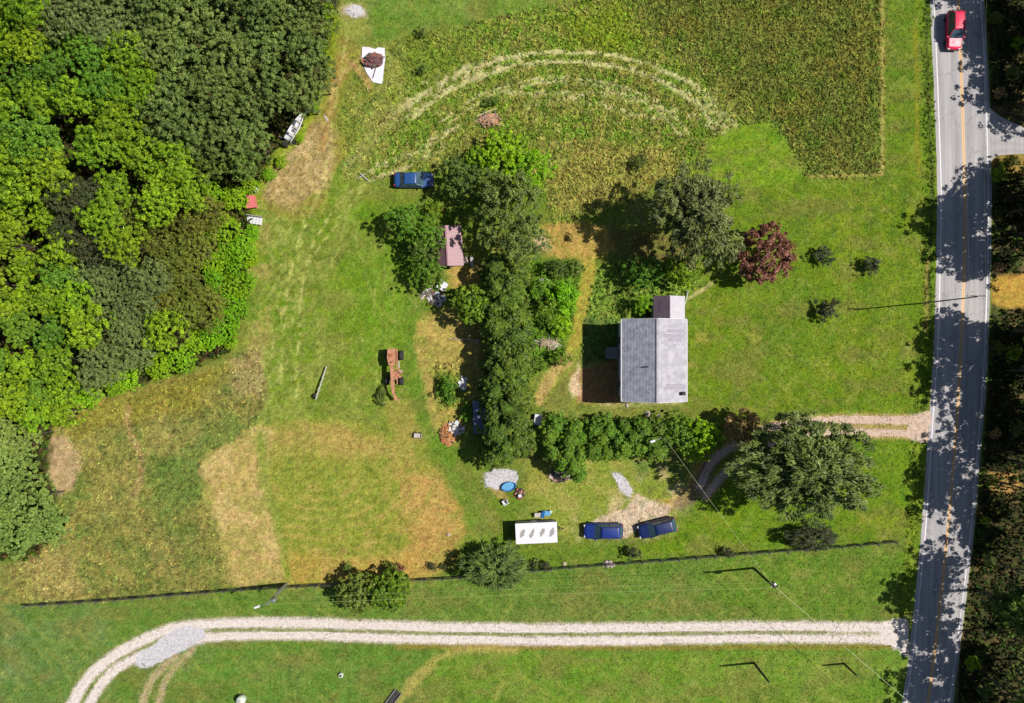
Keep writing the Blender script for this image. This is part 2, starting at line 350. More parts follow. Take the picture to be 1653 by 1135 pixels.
for k in range(13):
    rr = 22 + k * 11; q = [(520 + rr * 1.25 * math.cos(a), 775 + rr * .72 * math.sin(a)) for a in np.linspace(.1, math.pi - .1, 12)]
    put(patch(line(q, 1.3, 1.2, 2, 1), .3, .6, n1) * mx_, (120, 150, 42) if k % 2 else (198, 172, 98), .65)
put(mx_ * (.5 + .5 * np.sin((PY + 6 * (n1 - .5)) / 2.2)), (176, 160, 84), .16)
put(tl, (192, 166, 102), 1, .35, .05); put(patch(tl, .42, .6, n3), (166, 150, 82), .75); put(patch(tl, .45, .65, n1), (150, 150, 74), .45); put(patch(tl, .5, .65, nm), (206, 178, 118), .6)
for q in ([(418, 700), (425, 780), (450, 860), (462, 930)], [(425, 700), (430, 770), (455, 850)]): put(line(q, 6, 5, 3), (122, 146, 48), .55)
put(poly([(615, 650), (660, 645), (685, 700), (690, 725), (640, 715)], 10, 8), (178, 152, 84), .6)
put(poly([(650, 500), (670, 480), (700, 640), (720, 720), (780, 830), (820, 900), (760, 900), (745, 820), (690, 720), (660, 620)], 8, 6), (104, 146, 34), .75)
# yard with bare soil between the meadow and the cedar row
yd = poly([(672, 520), (720, 490), (790, 520), (790, 650), (745, 725), (712, 700), (690, 640), (675, 590)], 6, 7)
put(yd, (156, 148, 66), .95, .5, .25); put(patch(yd, .45, .62, n1), (182, 160, 84), .7); put(patch(yd, .5, .62, n2), (112, 136, 44), .6)
put(poly([(700, 590), (745, 580), (760, 640), (715, 660)], 6, 8), (108, 130, 46), .7, 1, 1)
put(poly([(722, 425), (775, 420), (785, 450), (760, 470), (730, 465)], 8, 6), (198, 160, 92), .8)
put(poly([(680, 510), (780, 505), (785, 600), (700, 600)], 10, 8), (182, 158, 88), .6)
put(poly([(668, 560), (690, 560), (712, 690), (700, 700)], 5, 5), (186, 160, 92), .6)
put(poly([(780, 520), (800, 520), (800, 640), (782, 640)], 8, 6), (176, 140, 84), .6)
# yard east of the cedars: shrubs and the path
gar = poly([(850, 420), (940, 420), (935, 500), (910, 570), (870, 610), (850, 600)], 6, 6); put(gar, (96, 132, 36), .9, 1, 1)
gar2 = poly([(955, 435), (1010, 420), (1130, 440), (1140, 460), (1090, 478), (1055, 515), (945, 520), (955, 470)], 6, 6); put(gar2, (122, 142, 56), .9, 1, 1); put(patch(gar2, .45, .6, n3), (100, 140, 40), .6)
fr = poly([(862, 372), (900, 358), (985, 362), (1000, 400), (960, 420), (900, 418), (868, 405)], 5, 5); put(fr, (182, 150, 80), .95, .4, .1); put(patch(fr, .5, .65, n3), (150, 148, 60), .6)
put(poly([(858, 385), (880, 380), (890, 400), (865, 404)], 5, 4), (206, 178, 140), .9)
put(line([(945, 420), (950, 440), (938, 500), (928, 560), (900, 600), (872, 640)], 10, 4, 3), (178, 160, 68), .85, .2, 0)
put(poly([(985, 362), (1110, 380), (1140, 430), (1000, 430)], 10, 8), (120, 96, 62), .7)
hy = poly([(862, 600), (935, 560), (1000, 560), (1000, 660), (1110, 655), (1110, 668), (870, 668), (862, 640)], 6, 6); put(hy, (134, 148, 54), .8)
put(line([(915, 580), (890, 610), (870, 645)], 9, 5, 4), (196, 164, 104), .8)
put(poly([(918, 600), (1000, 575), (1000, 652), (932, 650)], 6, 6), (176, 128, 92), .85)
put(poly([(918, 620), (935, 585), (938, 640), (925, 640)], 3, 3), (226, 196, 160), .8)
put(poly([(940, 515), (1000, 515), (1000, 578), (940, 585)], 4, 3), (92, 118, 52), .9, .6, .5)
put(line([(1112, 480), (1140, 465), (1150, 455)], 3, 2, 3), (206, 190, 130), .7)
put(line([(965, 652), (1010, 654), (1100, 650)], 3, 2, 2), (200, 182, 130), .5)
for c_ in ((1132, 545), (1220, 545), (1115, 590)): put(poly([(c_[0] - 10, c_[1] - 5), (c_[0] + 10, c_[1] - 5), (c_[0] + 8, c_[1] + 6), (c_[0] - 8, c_[1] + 6)], 5, 5), (176, 150, 84), .5)
# area south of the hedge: parking soil and gravel
pk = poly([(860, 745), (1090, 720), (1135, 740), (1125, 800), (1090, 850), (1050, 870), (930, 872), (850, 830)], 12, 8); put(pk, (138, 150, 58), .85); put(patch(pk, .45, .62, n1), (168, 160, 84), .7)
put(poly([(850, 745), (875, 745), (885, 790), (850, 800)], 8, 6), (158, 150, 70), .7)
put(patch(poly([(1020, 745), (1110, 735), (1110, 800), (1040, 805)], 8, 6), .4, .6, n1), (92, 134, 44), .8)
put(line([(1135, 735), (1118, 790), (1085, 812), (1050, 822)], 11, 5, 4), (188, 156, 82), .85)
put(patch(poly([(925, 835), (1000, 800), (1020, 770), (1110, 780), (1100, 830), (1060, 870), (930, 872)], 10, 8), .4, .6, n1), (196, 178, 128), .7)
dirt = poly([(940, 862), (955, 842), (1010, 822), (1028, 798), (1050, 812), (1085, 815), (1075, 838), (1030, 850), (1010, 868)], 4, 6); put(dirt, (212, 190, 164), .95, .2, 0); put(patch(dirt, .52, .66, n3), (186, 150, 122), .6)
put(poly([(988, 762), (1002, 765), (1022, 792), (1016, 802), (1000, 790)], 3, 4), (196, 188, 184), .9)
put(poly([(1060, 745), (1080, 752), (1078, 772), (1060, 776)], 4, 4), (190, 166, 120), .7)
# wood floor and roadside verge
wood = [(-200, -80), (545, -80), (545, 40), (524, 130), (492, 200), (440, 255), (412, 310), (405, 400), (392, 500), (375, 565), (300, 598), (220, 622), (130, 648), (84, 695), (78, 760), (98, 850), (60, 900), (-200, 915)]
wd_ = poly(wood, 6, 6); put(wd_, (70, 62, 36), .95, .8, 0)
put(line([(540, 20), (525, 120), (488, 210), (440, 260), (412, 320), (408, 420)], 8, 5, 5), (134, 156, 28), .8, .8, .6)
put(line([(1478, 40), (1480, 150), (1482, 280)], 3, 2, 2), (142, 134, 42), .7)
ver = poly([(1486, -60), (1504, -60), (1512, 290), (1510, 480), (1505, 600), (1496, 668), (1478, 668), (1488, 560), (1492, 300)], 3, 3); put(ver, (98, 126, 28), .9, .8, .5)
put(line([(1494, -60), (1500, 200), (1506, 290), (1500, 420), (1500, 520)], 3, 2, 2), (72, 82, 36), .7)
put(line([(1497, 420), (1494, 470), (1497, 540)], 3, 2, 3), (156, 138, 74), .7)
ver2 = poly([(1470, 705), (1492, 705), (1484, 850), (1470, 990), (1450, 995), (1465, 850)], 4, 3); put(ver2, (116, 140, 34), .9, .7, .5)
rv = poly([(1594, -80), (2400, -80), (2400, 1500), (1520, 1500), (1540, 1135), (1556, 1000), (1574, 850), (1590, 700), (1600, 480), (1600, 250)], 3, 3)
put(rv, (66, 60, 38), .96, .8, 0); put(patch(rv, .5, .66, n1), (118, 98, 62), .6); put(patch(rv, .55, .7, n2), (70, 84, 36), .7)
put(poly([(1600, 445), (1700, 440), (1700, 495), (1620, 498), (1600, 490)], 5, 4), (186, 148, 66), .95, .4, .2)
put(poly([(1592, 760), (1640, 760), (1650, 790), (1600, 800)], 5, 6), (190, 148, 84), .8)
put(poly([(1595, 240), (1660, 240), (1660, 290), (1600, 290)], 4, 5), (162, 134, 64), .7)
# dusty margins of the gravel drives
DRV_S1 = [(112, 1145), (140, 1097), (179, 1062), (230, 1034), (281, 1014), (345, 1008), (400, 1006), (500, 1006), (600, 1010), (820, 1015), (1000, 1014), (1233, 1012), (1440, 1013)]
DRV_S2 = [(138, 1145), (170, 1096), (204, 1070), (260, 1048), (332, 1030), (400, 1026), (500, 1025), (600, 1029), (820, 1034), (1000, 1034), (1233, 1030), (1445, 1032)]
DRV_B1 = [(228, 1145), (236, 1115), (252, 1088), (285, 1058)]; DRV_B2 = [(254, 1145), (262, 1110), (280, 1082), (312, 1048)]
DRV_N1 = [(1504, 681), (1440, 678), (1350, 678), (1290, 684), (1240, 692), (1190, 716), (1150, 745), (1128, 790)]
DRV_N2 = [(1500, 700), (1440, 699), (1370, 697), (1320, 700), (1260, 712), (1200, 742), (1160, 775), (1140, 800)]
for q, wd in ((DRV_S1, 9), (DRV_S2, 8)): put(line(q, wd + 3, 4, 2), (150, 146, 84), .6); put(line(q, wd, 2.5, 1, 1.5), (222, 208, 200), .95, .1, 0)
put(line([(345, 1017), (600, 1020), (820, 1024), (1233, 1021), (1330, 1021)], 3, 2, 2), (120, 130, 64), .75)
put(line([(640, 1044), (1000, 1046), (1440, 1044)], 4, 2, 1), (150, 116, 60), .6)
for q, wd in ((DRV_B1, 6), (DRV_B2, 5)): put(line(q, wd, 4, 3), (190, 164, 128), .8)
for q, wd in ((DRV_N1, 8), (DRV_N2, 7)): put(line(q, wd + 3, 4, 3), (180, 150, 88), .7); put(line(q, wd - 1, 3, 3), (216, 186, 164), .9, .1, 0)
put(line([(1150, 745), (1120, 795), (1100, 815)], 12, 5, 4), (120, 100, 90), .6)
put(poly([(1425, 1001), (1462, 998), (1470, 1060), (1440, 1045)], 3, 3), (224, 208, 200), .9)
put(poly([(1470, 670), (1500, 668), (1496, 712), (1470, 710)], 3, 3), (206, 188, 180), .85)
grv = [(273, 1018), (300, 1012), (327, 1021), (330, 1034), (302, 1048), (262, 1066), (238, 1078), (220, 1074), (217, 1060), (250, 1040)]
put(poly(grv, 2, 3, 3), (206, 204, 214), .95, .1, 0); put(patch(poly(grv, 8, 6), .5, .6, nf), (186, 182, 176), .6)
put(poly([(782, 765), (800, 757), (832, 760), (834, 780), (812, 790), (785, 785)], 3, 3), (196, 190, 196), .95)
put(poly([(790, 785), (812, 788), (822, 810), (806, 806)], 4, 3), (176, 146, 88), .8)
put(poly([(553, 14), (570, 6), (588, 12), (590, 24), (572, 30), (557, 24)], 4, 3), (204, 194, 194), .9); put(poly([(548, 10), (572, 4), (592, 12), (592, 26), (560, 32), (548, 24)], 6, 4), (186, 160, 120), .4)
put(poly([(555, 90), (600, 120), (600, 150), (585, 130)], 4, 4), (188, 144, 96), .7)
# trails in the southern lawn
for q, wd, k in (([(640, 1145), (665, 1100), (690, 1075), (712, 1058), (760, 1048), (830, 1050)], 6, .6), ([(660, 1120), (690, 1085), (705, 1075)], 5, .6), ([(800, 1130), (806, 1115), (812, 1098)], 3, .5)):
    put(line(q, wd, 5, 4), (184, 160, 92), k)
put(line([(463, 1060), (468, 1100), (478, 1150)], 2.5, 2, 2), (66, 104, 30), .6)
put(line([(455, 1060), (458, 1100), (470, 1150)], 1.5, 1, 2), (130, 154, 74), .4)
for c_, r_ in (((915, 965), 9), ((1295, 925), 16), ((1050, 975), 8)): put(poly([(c_[0] - r_, c_[1] - 3), (c_[0] + r_, c_[1] - 6), (c_[0] + r_ * .8, c_[1] + 6), (c_[0] - r_, c_[1] + 7)], 6, 5), (168, 154, 80), .4)
for i in range(14):
    x0 = rt.uniform(1180, 1420); y0 = rt.uniform(510, 640); put(patch(line([(x0, y0), (x0 + rt.uniform(10, 30), y0 + rt.uniform(15, 35)), (x0 + rt.uniform(40, 90), y0 + rt.uniform(30, 60))], .9, .8, 2), .35, .6, n3), (158, 178, 66), .65)
grassy = 1 - np.clip(ROUGH, 0, 1)
na = fbm(PX / 14, PY / 14, 401, 4); nc = fbm(PX / 60, PY / 26, 421, 4); nd = fbm((PX + PY) / 50, (PX - PY) / 9, 441, 3); ne = fbm((PX * .9 - PY) / 60, (PX + PY * .9) / 8, 461, 3)
lw_ = (COL[:, 1] > COL[:, 0] * 1.25) * grassy
put(patch(lw_, .5, .7, nc), (120, 124, 50), .5); put(patch(lw_, .56, .76, na), (132, 138, 56), .3); put(patch(lw_, .54, .74, 1 - na), (78, 116, 26), .5); put(patch(lw_, .5, .66, 1 - nc), (94, 138, 26), .25); put(patch(grassy * (1 - lw_), .52, .7, na), (128, 140, 52), .35)
put(patch(lw_, .62, .78, nd), (150, 164, 62), .35); put(patch(lw_, .64, .8, ne), (146, 160, 66), .3); put(patch(lw_, .62, .8, 1 - nd), (86, 120, 34), .25)
COL[:, 1] *= 1 - .09 * lw_; COL[:, 2] *= 1 + .4 * lw_; COL[:, 0] *= 1 + .06 * lw_
put(poly([(578, 70), (628, 70), (626, 142), (598, 140), (578, 110)], 2, 0, 0), (130, 138, 60), .3, .3, 0)
# fine tone noise + rough mottling
g1 = fbm(PX / 3.2, PY / 3.2, 301, 2)
amp = .30 + .36 * np.clip(ROUGH, 0, 1)
COL *= (1 + amp * 2 * (nf - .5) + amp * 1.2 * (g1 - .5) + .14 * (n3 - .5))[:, None]
COL = np.clip(COL, .004, .75)
Z = .10 * ROUGH * (n3 - .5) + .22 * np.clip(WEED, 0, 1) * (nf - .5)
ditch = line([(1499, -80), (1505, 290), (1503, 480), (1497, 600), (1492, 655)], 5, 5, 0, 0); Z -= .35 * ditch
flat = np.maximum(line([(1545, -200), (1556, 290), (1551, 560), (1531, 850), (1498, 1135), (1470, 1300)], 58, 3, 0, 0, 1), poly([(1590, 160), (1900, 195), (1900, 270), (1590, 285)], 4, 0, 0))
Z *= (1 - flat)
Z[(abs(GX.ravel()) > 68.9) | (abs(GY.ravel()) > 47.9)] = 0
V = np.stack([GX.ravel(), GY.ravel(), Z], 1)
ii = np.arange(NX * NY).reshape(NY, NX)
F = np.stack([ii[:-1, :-1], ii[:-1, 1:], ii[1:, 1:], ii[1:, :-1]], -1).reshape(-1, 4)

def ground_mat():
    m, t, b = new_mat('ground_cover'); L = t.links; N = t.nodes
    a = N.new('ShaderNodeAttribute'); a.attribute_name = 'soil'
    g = N.new('ShaderNodeNewGeometry')
    nz = N.new('ShaderNodeTexNoise'); nz.inputs['Scale'].default_value = 3.2; nz.inputs['Detail'].default_value = 5; nz.inputs['Roughness'].default_value = .75
    L.new(g.outputs['Position'], nz.inputs['Vector'])
    mr = N.new('ShaderNodeMapRange'); mr.inputs[1].default_value = .25; mr.inputs[2].default_value = .75; mr.inputs[3].default_value = .55; mr.inputs[4].default_value = 1.45
    L.new(nz.outputs[0], mr.inputs[0])
    nf_ = N.new('ShaderNodeTexNoise'); nf_.inputs['Scale'].default_value = 7.5; nf_.inputs['Detail'].default_value = 3; nf_.inputs['Roughness'].default_value = .8; L.new(g.outputs['Position'], nf_.inputs['Vector'])
    mf = N.new('ShaderNodeMapRange'); mf.inputs[1].default_value = .3; mf.inputs[2].default_value = .7; mf.inputs[3].default_value = .68; mf.inputs[4].default_value = 1.32; L.new(nf_.outputs[0], mf.inputs[0])
    mm = N.new('ShaderNodeMath'); mm.operation = 'MULTIPLY'; L.new(mr.outputs[0], mm.inputs[0]); L.new(mf.outputs[0], mm.inputs[1])
    mx = N.new('ShaderNodeVectorMath'); mx.operation = 'SCALE'; L.new(a.outputs['Color'], mx.inputs[0]); L.new(mm.outputs[0], mx.inputs['Scale'])
    n2_ = N.new('ShaderNodeTexNoise'); n2_.inputs['Scale'].default_value = 1.1; n2_.inputs['Detail'].default_value = 3
    L.new(g.outputs['Position'], n2_.inputs['Vector'])
    hs = N.new('ShaderNodeHueSaturation'); m3 = N.new('ShaderNodeMapRange'); m3.inputs[1].default_value = .3; m3.inputs[2].default_value = .7; m3.inputs[3].default_value = .485; m3.inputs[4].default_value = .515
    L.new(n2_.outputs[0], m3.inputs[0]); L.new(m3.outputs[0], hs.inputs['Hue']); L.new(mx.outputs[0], hs.inputs['Color'])
    L.new(hs.outputs[0], b.inputs['Base Color']); b.inputs['Roughness'].default_value = .95; b.inputs['Specular IOR Level'].default_value = .1
    bp = N.new('ShaderNodeBump'); bp.inputs['Strength'].default_value = .7; bp.inputs['Distance'].default_value = .12
    n5 = N.new('ShaderNodeTexNoise'); n5.inputs['Scale'].default_value = 5; n5.inputs['Detail'].default_value = 4; L.new(g.outputs['Position'], n5.inputs['Vector'])
    L.new(n5.outputs[0], bp.inputs['Height']); L.new(bp.outputs[0], b.inputs['Normal'])
    return m
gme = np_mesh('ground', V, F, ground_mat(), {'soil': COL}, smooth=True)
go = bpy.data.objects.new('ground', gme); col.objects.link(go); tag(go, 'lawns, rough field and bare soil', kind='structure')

def sample(px, py):
    """ground values at photo pixels"""
    i = np.clip(np.searchsorted(ax, (px - CX) / S), 0, NX - 1); j = np.clip(np.searchsorted(ay, (CY - py) / S), 0, NY - 1)
    k = j * NX + i; return COL[k], WEED[k], Z[k], ROUGH[k]

# ------------------------------------------------------------------ road, markings, drives
def strip(name, left, right, z, m, parent=None, n=10, jit=0, seed=0):
    a = smoothline(left, n); b = smoothline(right, n); r = np.random.default_rng(seed)
    if jit: a = a + r.normal(0, jit, a.shape); b = b + r.normal(0, jit, b.shape)
    V = [];
    for p, q in zip(a, b):
        for t in np.linspace(0, 1, 17): c = p * (1 - t) + q * t; V.append((gx(c[0]), gy(c[1]), z))
    F = [(i * 17 + k, i * 17 + k + 1, (i + 1) * 17 + k + 1, (i + 1) * 17 + k) for i in range(len(a) - 1) for k in range(16)]
    o = bpy.data.objects.new(name, np_mesh(name, V, F, m, {'across': np.tile(np.repeat(np.linspace(0, 1, 17)[:, None], 3, 1), (len(a), 1))})); col.objects.link(o)
    if parent: o.parent = parent
    return o
Ys = [-250, 0, 100, 190, 290, 350, 450, 560, 640, 740, 850, 950, 1050, 1135, 1400]
LL = [1496, 1507.5, 1512, 1515.5, 1519, 1519, 1517, 1514, 1508.5, 1502, 1494.5, 1485, 1474.5, 1463, 1428]
CL = [1537, 1547, 1551, 1554, 1557, 1557.5, 1556, 1551, 1547, 1540, 1530.5, 1520, 1509, 1498, 1464]
RL = [1572, 1583, 1589, 1592.5, 1595, 1595, 1593.5, 1589.5, 1585, 1577, 1567.7, 1556, 1544, 1533, 1500]
def off(xs, d): return [(x + d, y) for x, y in zip(xs, Ys)]
def asphalt():
    m, t, b = new_mat('asphalt'); L = t.links; N = t.nodes
    g = N.new('ShaderNodeNewGeometry'); mp = N.new('ShaderNodeMapping'); mp.inputs['Scale'].default_value = (1.6, .05, 1); L.new(g.outputs['Position'], mp.inputs['Vector'])
    nz = N.new('ShaderNodeTexNoise'); nz.inputs['Scale'].default_value = 1.4; nz.inputs['Detail'].default_value = 4; L.new(mp.outputs[0], nz.inputs['Vector'])
    cr = N.new('ShaderNodeValToRGB'); cr.color_ramp.elements[0].position = .3; cr.color_ramp.elements[1].position = .7
    cr.color_ramp.elements[0].color = (*alb(154, 151, 153), 1); cr.color_ramp.elements[1].color = (*alb(182, 177, 176), 1)
    n2_ = N.new('ShaderNodeTexNoise'); n2_.inputs['Scale'].default_value = 6; n2_.inputs['Detail'].default_value = 8; L.new(g.outputs['Position'], n2_.inputs['Vector'])
    mr = N.new('ShaderNodeMapRange'); mr.inputs[3].default_value = .8; mr.inputs[4].default_value = 1.2; L.new(n2_.outputs[0], mr.inputs[0])
    mx = N.new('ShaderNodeVectorMath'); mx.operation = 'SCALE'; L.new(nz.outputs[0], cr.inputs[0]); L.new(cr.outputs[0], mx.inputs[0]); L.new(mr.outputs[0], mx.inputs['Scale'])
    vo = N.new('ShaderNodeTexVoronoi'); vo.feature = 'DISTANCE_TO_EDGE'; vo.inputs['Scale'].default_value = .22; n7 = N.new('ShaderNodeTexNoise'); n7.inputs['Scale'].default_value = .9; n7.inputs['Detail'].default_value = 6
    L.new(g.outputs['Position'], n7.inputs['Vector']); ad = N.new('ShaderNodeMixRGB'); ad.inputs[0].default_value = .55; L.new(g.outputs['Position'], ad.inputs[1]); L.new(n7.outputs['Color'], ad.inputs[2])
    vs_ = N.new('ShaderNodeVectorMath'); vs_.operation = 'ADD'; sc7 = N.new('ShaderNodeVectorMath'); sc7.operation = 'SCALE'; sc7.inputs['Scale'].default_value = 2.5; L.new(n7.outputs['Color'], sc7.inputs[0]); L.new(g.outputs['Position'], vs_.inputs[0]); L.new(sc7.outputs[0], vs_.inputs[1]); L.new(vs_.outputs[0], vo.inputs['Vector'])
    mc = N.new('ShaderNodeMapRange'); mc.inputs[1].default_value = 0; mc.inputs[2].default_value = .014; mc.inputs[3].default_value = .62; mc.inputs[4].default_value = 1; L.new(vo.outputs['Distance'], mc.inputs[0])
    at = N.new('ShaderNodeAttribute'); at.attribute_name = 'across'; sn = N.new('ShaderNodeMath'); sn.operation = 'MULTIPLY'; sn.inputs[1].default_value = 25.13; L.new(at.outputs['Fac'], sn.inputs[0])
    s2 = N.new('ShaderNodeMath'); s2.operation = 'COSINE'; L.new(sn.outputs[0], s2.inputs[0]); s3 = N.new('ShaderNodeMath'); s3.operation = 'MULTIPLY_ADD'; s3.inputs[1].default_value = .07; s3.inputs[2].default_value = 1.12; L.new(s2.outputs[0], s3.inputs[0])
    n8 = N.new('ShaderNodeTexNoise'); n8.inputs['Scale'].default_value = .12; n8.inputs['Detail'].default_value = 3; L.new(g.outputs['Position'], n8.inputs['Vector']); m8 = N.new('ShaderNodeMapRange'); m8.inputs[3].default_value = .82; m8.inputs[4].default_value = 1.18; L.new(n8.outputs[0], m8.inputs[0])
    a1 = N.new('ShaderNodeMath'); a1.operation = 'MULTIPLY'; L.new(mc.outputs[0], a1.inputs[0]); L.new(s3.outputs[0], a1.inputs[1]); a2 = N.new('ShaderNodeMath'); a2.operation = 'MULTIPLY'; L.new(a1.outputs[0], a2.inputs[0]); L.new(m8.outputs[0], a2.inputs[1])
    fin = N.new('ShaderNodeVectorMath'); fin.operation = 'SCALE'; L.new(mx.outputs[0], fin.inputs[0]); L.new(a2.outputs[0], fin.inputs['Scale'])
    L.new(fin.outputs[0], b.inputs['Base Color']); b.inputs['Roughness'].default_value = .85; b.inputs['Specular IOR Level'].default_value = .2
    return m
M_ASPH = asphalt()
M_WHITE = mat('road_paint_white', alb(244, 238, 244), .6, c2=alb(196, 190, 194), scale=7)
M_YEL = mat('road_paint_yellow', alb(236, 182, 104), .6, c2=alb(206, 164, 112), scale=6)
tag(strip('side_road', [(1594, 170), (1612, 186), (1640, 200), (1680, 214), (1800, 222)], [(1594, 276), (1604, 256), (1622, 250), (1680, 248), (1800, 246)], .004, M_ASPH), kind='structure')
road = tag(strip('road', off(LL, -6.5), off(RL, 5.5), .008, M_ASPH, jit=.35), kind='structure')
tag(strip('edge_line', off(LL, -1.0), off(LL, 1.0), .012, M_WHITE, road))
tag(strip('edge_line', off(RL, -1.0), off(RL, 1.0), .012, M_WHITE, road))
tag(strip('centre_line', off(CL, -2.4), off(CL, -.35), .012, M_YEL, road)); tag(strip('centre_line', off(CL, .35), off(CL, 2.4), .012, M_YEL, road))
def gravel(name, a, b): return mat(name, a, .95, c2=b, scale=2.2, bump=.8, bscale=9)
M_GRV = gravel('gravel_pale', alb(238, 228, 222), alb(208, 192, 180)); M_GRVT = gravel('gravel_tan', alb(224, 202, 188), alb(194, 160, 128))
M_STONE = gravel('crushed_stone', alb(222, 218, 222), alb(182, 178, 180))
def track(name, q, wd, m, z=.01, seed=1, kind='structure', parent=None):
    q = smoothline(q, 12); t = np.gradient(q, axis=0); t /= np.linalg.norm(t, axis=1)[:, None]; nn = np.stack([-t[:, 1], t[:, 0]], 1)
    r = np.random.default_rng(seed); k = len(q)
    j = np.convolve(r.normal(0, 1, k + 4), np.ones(5) / 5, 'same')[2:2 + k][:, None]; j2 = np.convolve(r.normal(0, 1, k + 4), np.ones(5) / 5, 'same')[2:2 + k][:, None]
    return tag(strip(name, (q + nn * (wd + 1.0 * j)), (q - nn * (wd + 1.0 * j2)), z, m, parent, n=1), kind=kind)
dr = track('south_driveway', DRV_S1, 6.0, M_GRV, .012, 1); d2 = track('wheel_track', DRV_S2, 5.2, M_GRV, .012, 2, None, dr)
dn = track('north_driveway', DRV_N1, 5.5, M_GRVT, .012, 3); track('wheel_track', DRV_N2, 4.6, M_GRVT, .012, 4, None, dn)
def blob(name, pts, z, m, h=0, jit=1.0, seed=2):
    q = smoothline(list(pts) + [pts[0]], 6)[:-1]; r = np.random.default_rng(seed); q = q + r.normal(0, jit, q.shape)
    c = q.mean(0); V = [(gx(c[0]), gy(c[1]), z + h)] + [(gx((p[0] + c[0]) / 2), gy((p[1] + c[1]) / 2), z + h * .7 + r.normal(0, .02) * (h > 0)) for p in q] + [(gx(p[0]), gy(p[1]), z) for p in q]
    n = len(q); F = []
    for i in range(n):
        j = (i + 1) % n; F += [(0, 1 + i, 1 + j), (1 + i, 1 + n + i, 1 + n + j), (1 + i, 1 + n + j, 1 + j)]
    o = bpy.data.objects.new(name, np_mesh(name, V, F, m)); col.objects.link(o); return o
tag(strip('gravel_patch', [(216, 1066), (232, 1050), (252, 1038), (275, 1020), (300, 1011), (328, 1017)], [(226, 1078), (244, 1073), (270, 1062), (300, 1046), (318, 1037), (334, 1029)], .018, M_STONE, None, 8, 1.1, 3), kind='structure')
tag(blob('gravel_patch', [(784, 766), (798, 758), (832, 761), (833, 778), (812, 789), (786, 784)], .018, M_STONE, 0, 1.2), kind='structure')
tag(blob('gravel_patch', [(558, 16), (572, 8), (586, 14), (586, 23), (572, 28), (560, 22)], .02, M_STONE, .08, 1), kind='structure')
tag(strip('gravel_patch', [(992, 762), (1000, 764), (1010, 774), (1020, 790), (1018, 802)], [(988, 765), (993, 774), (1000, 786), (1008, 796), (1013, 802)], .018, M_STONE, None, 6, .8, 4), kind='structure')
tag(blob('driveway_apron', [(1420, 1006), (1462, 1000), (1466, 1030), (1462, 1052), (1440, 1042), (1420, 1037)], .016, M_GRV, 0, .6), kind='structure')
tag(blob('driveway_apron', [(1466, 675), (1500, 664), (1498, 690), (1495, 714), (1466, 705)], .016, M_GRVT, 0, .6), kind='structure')

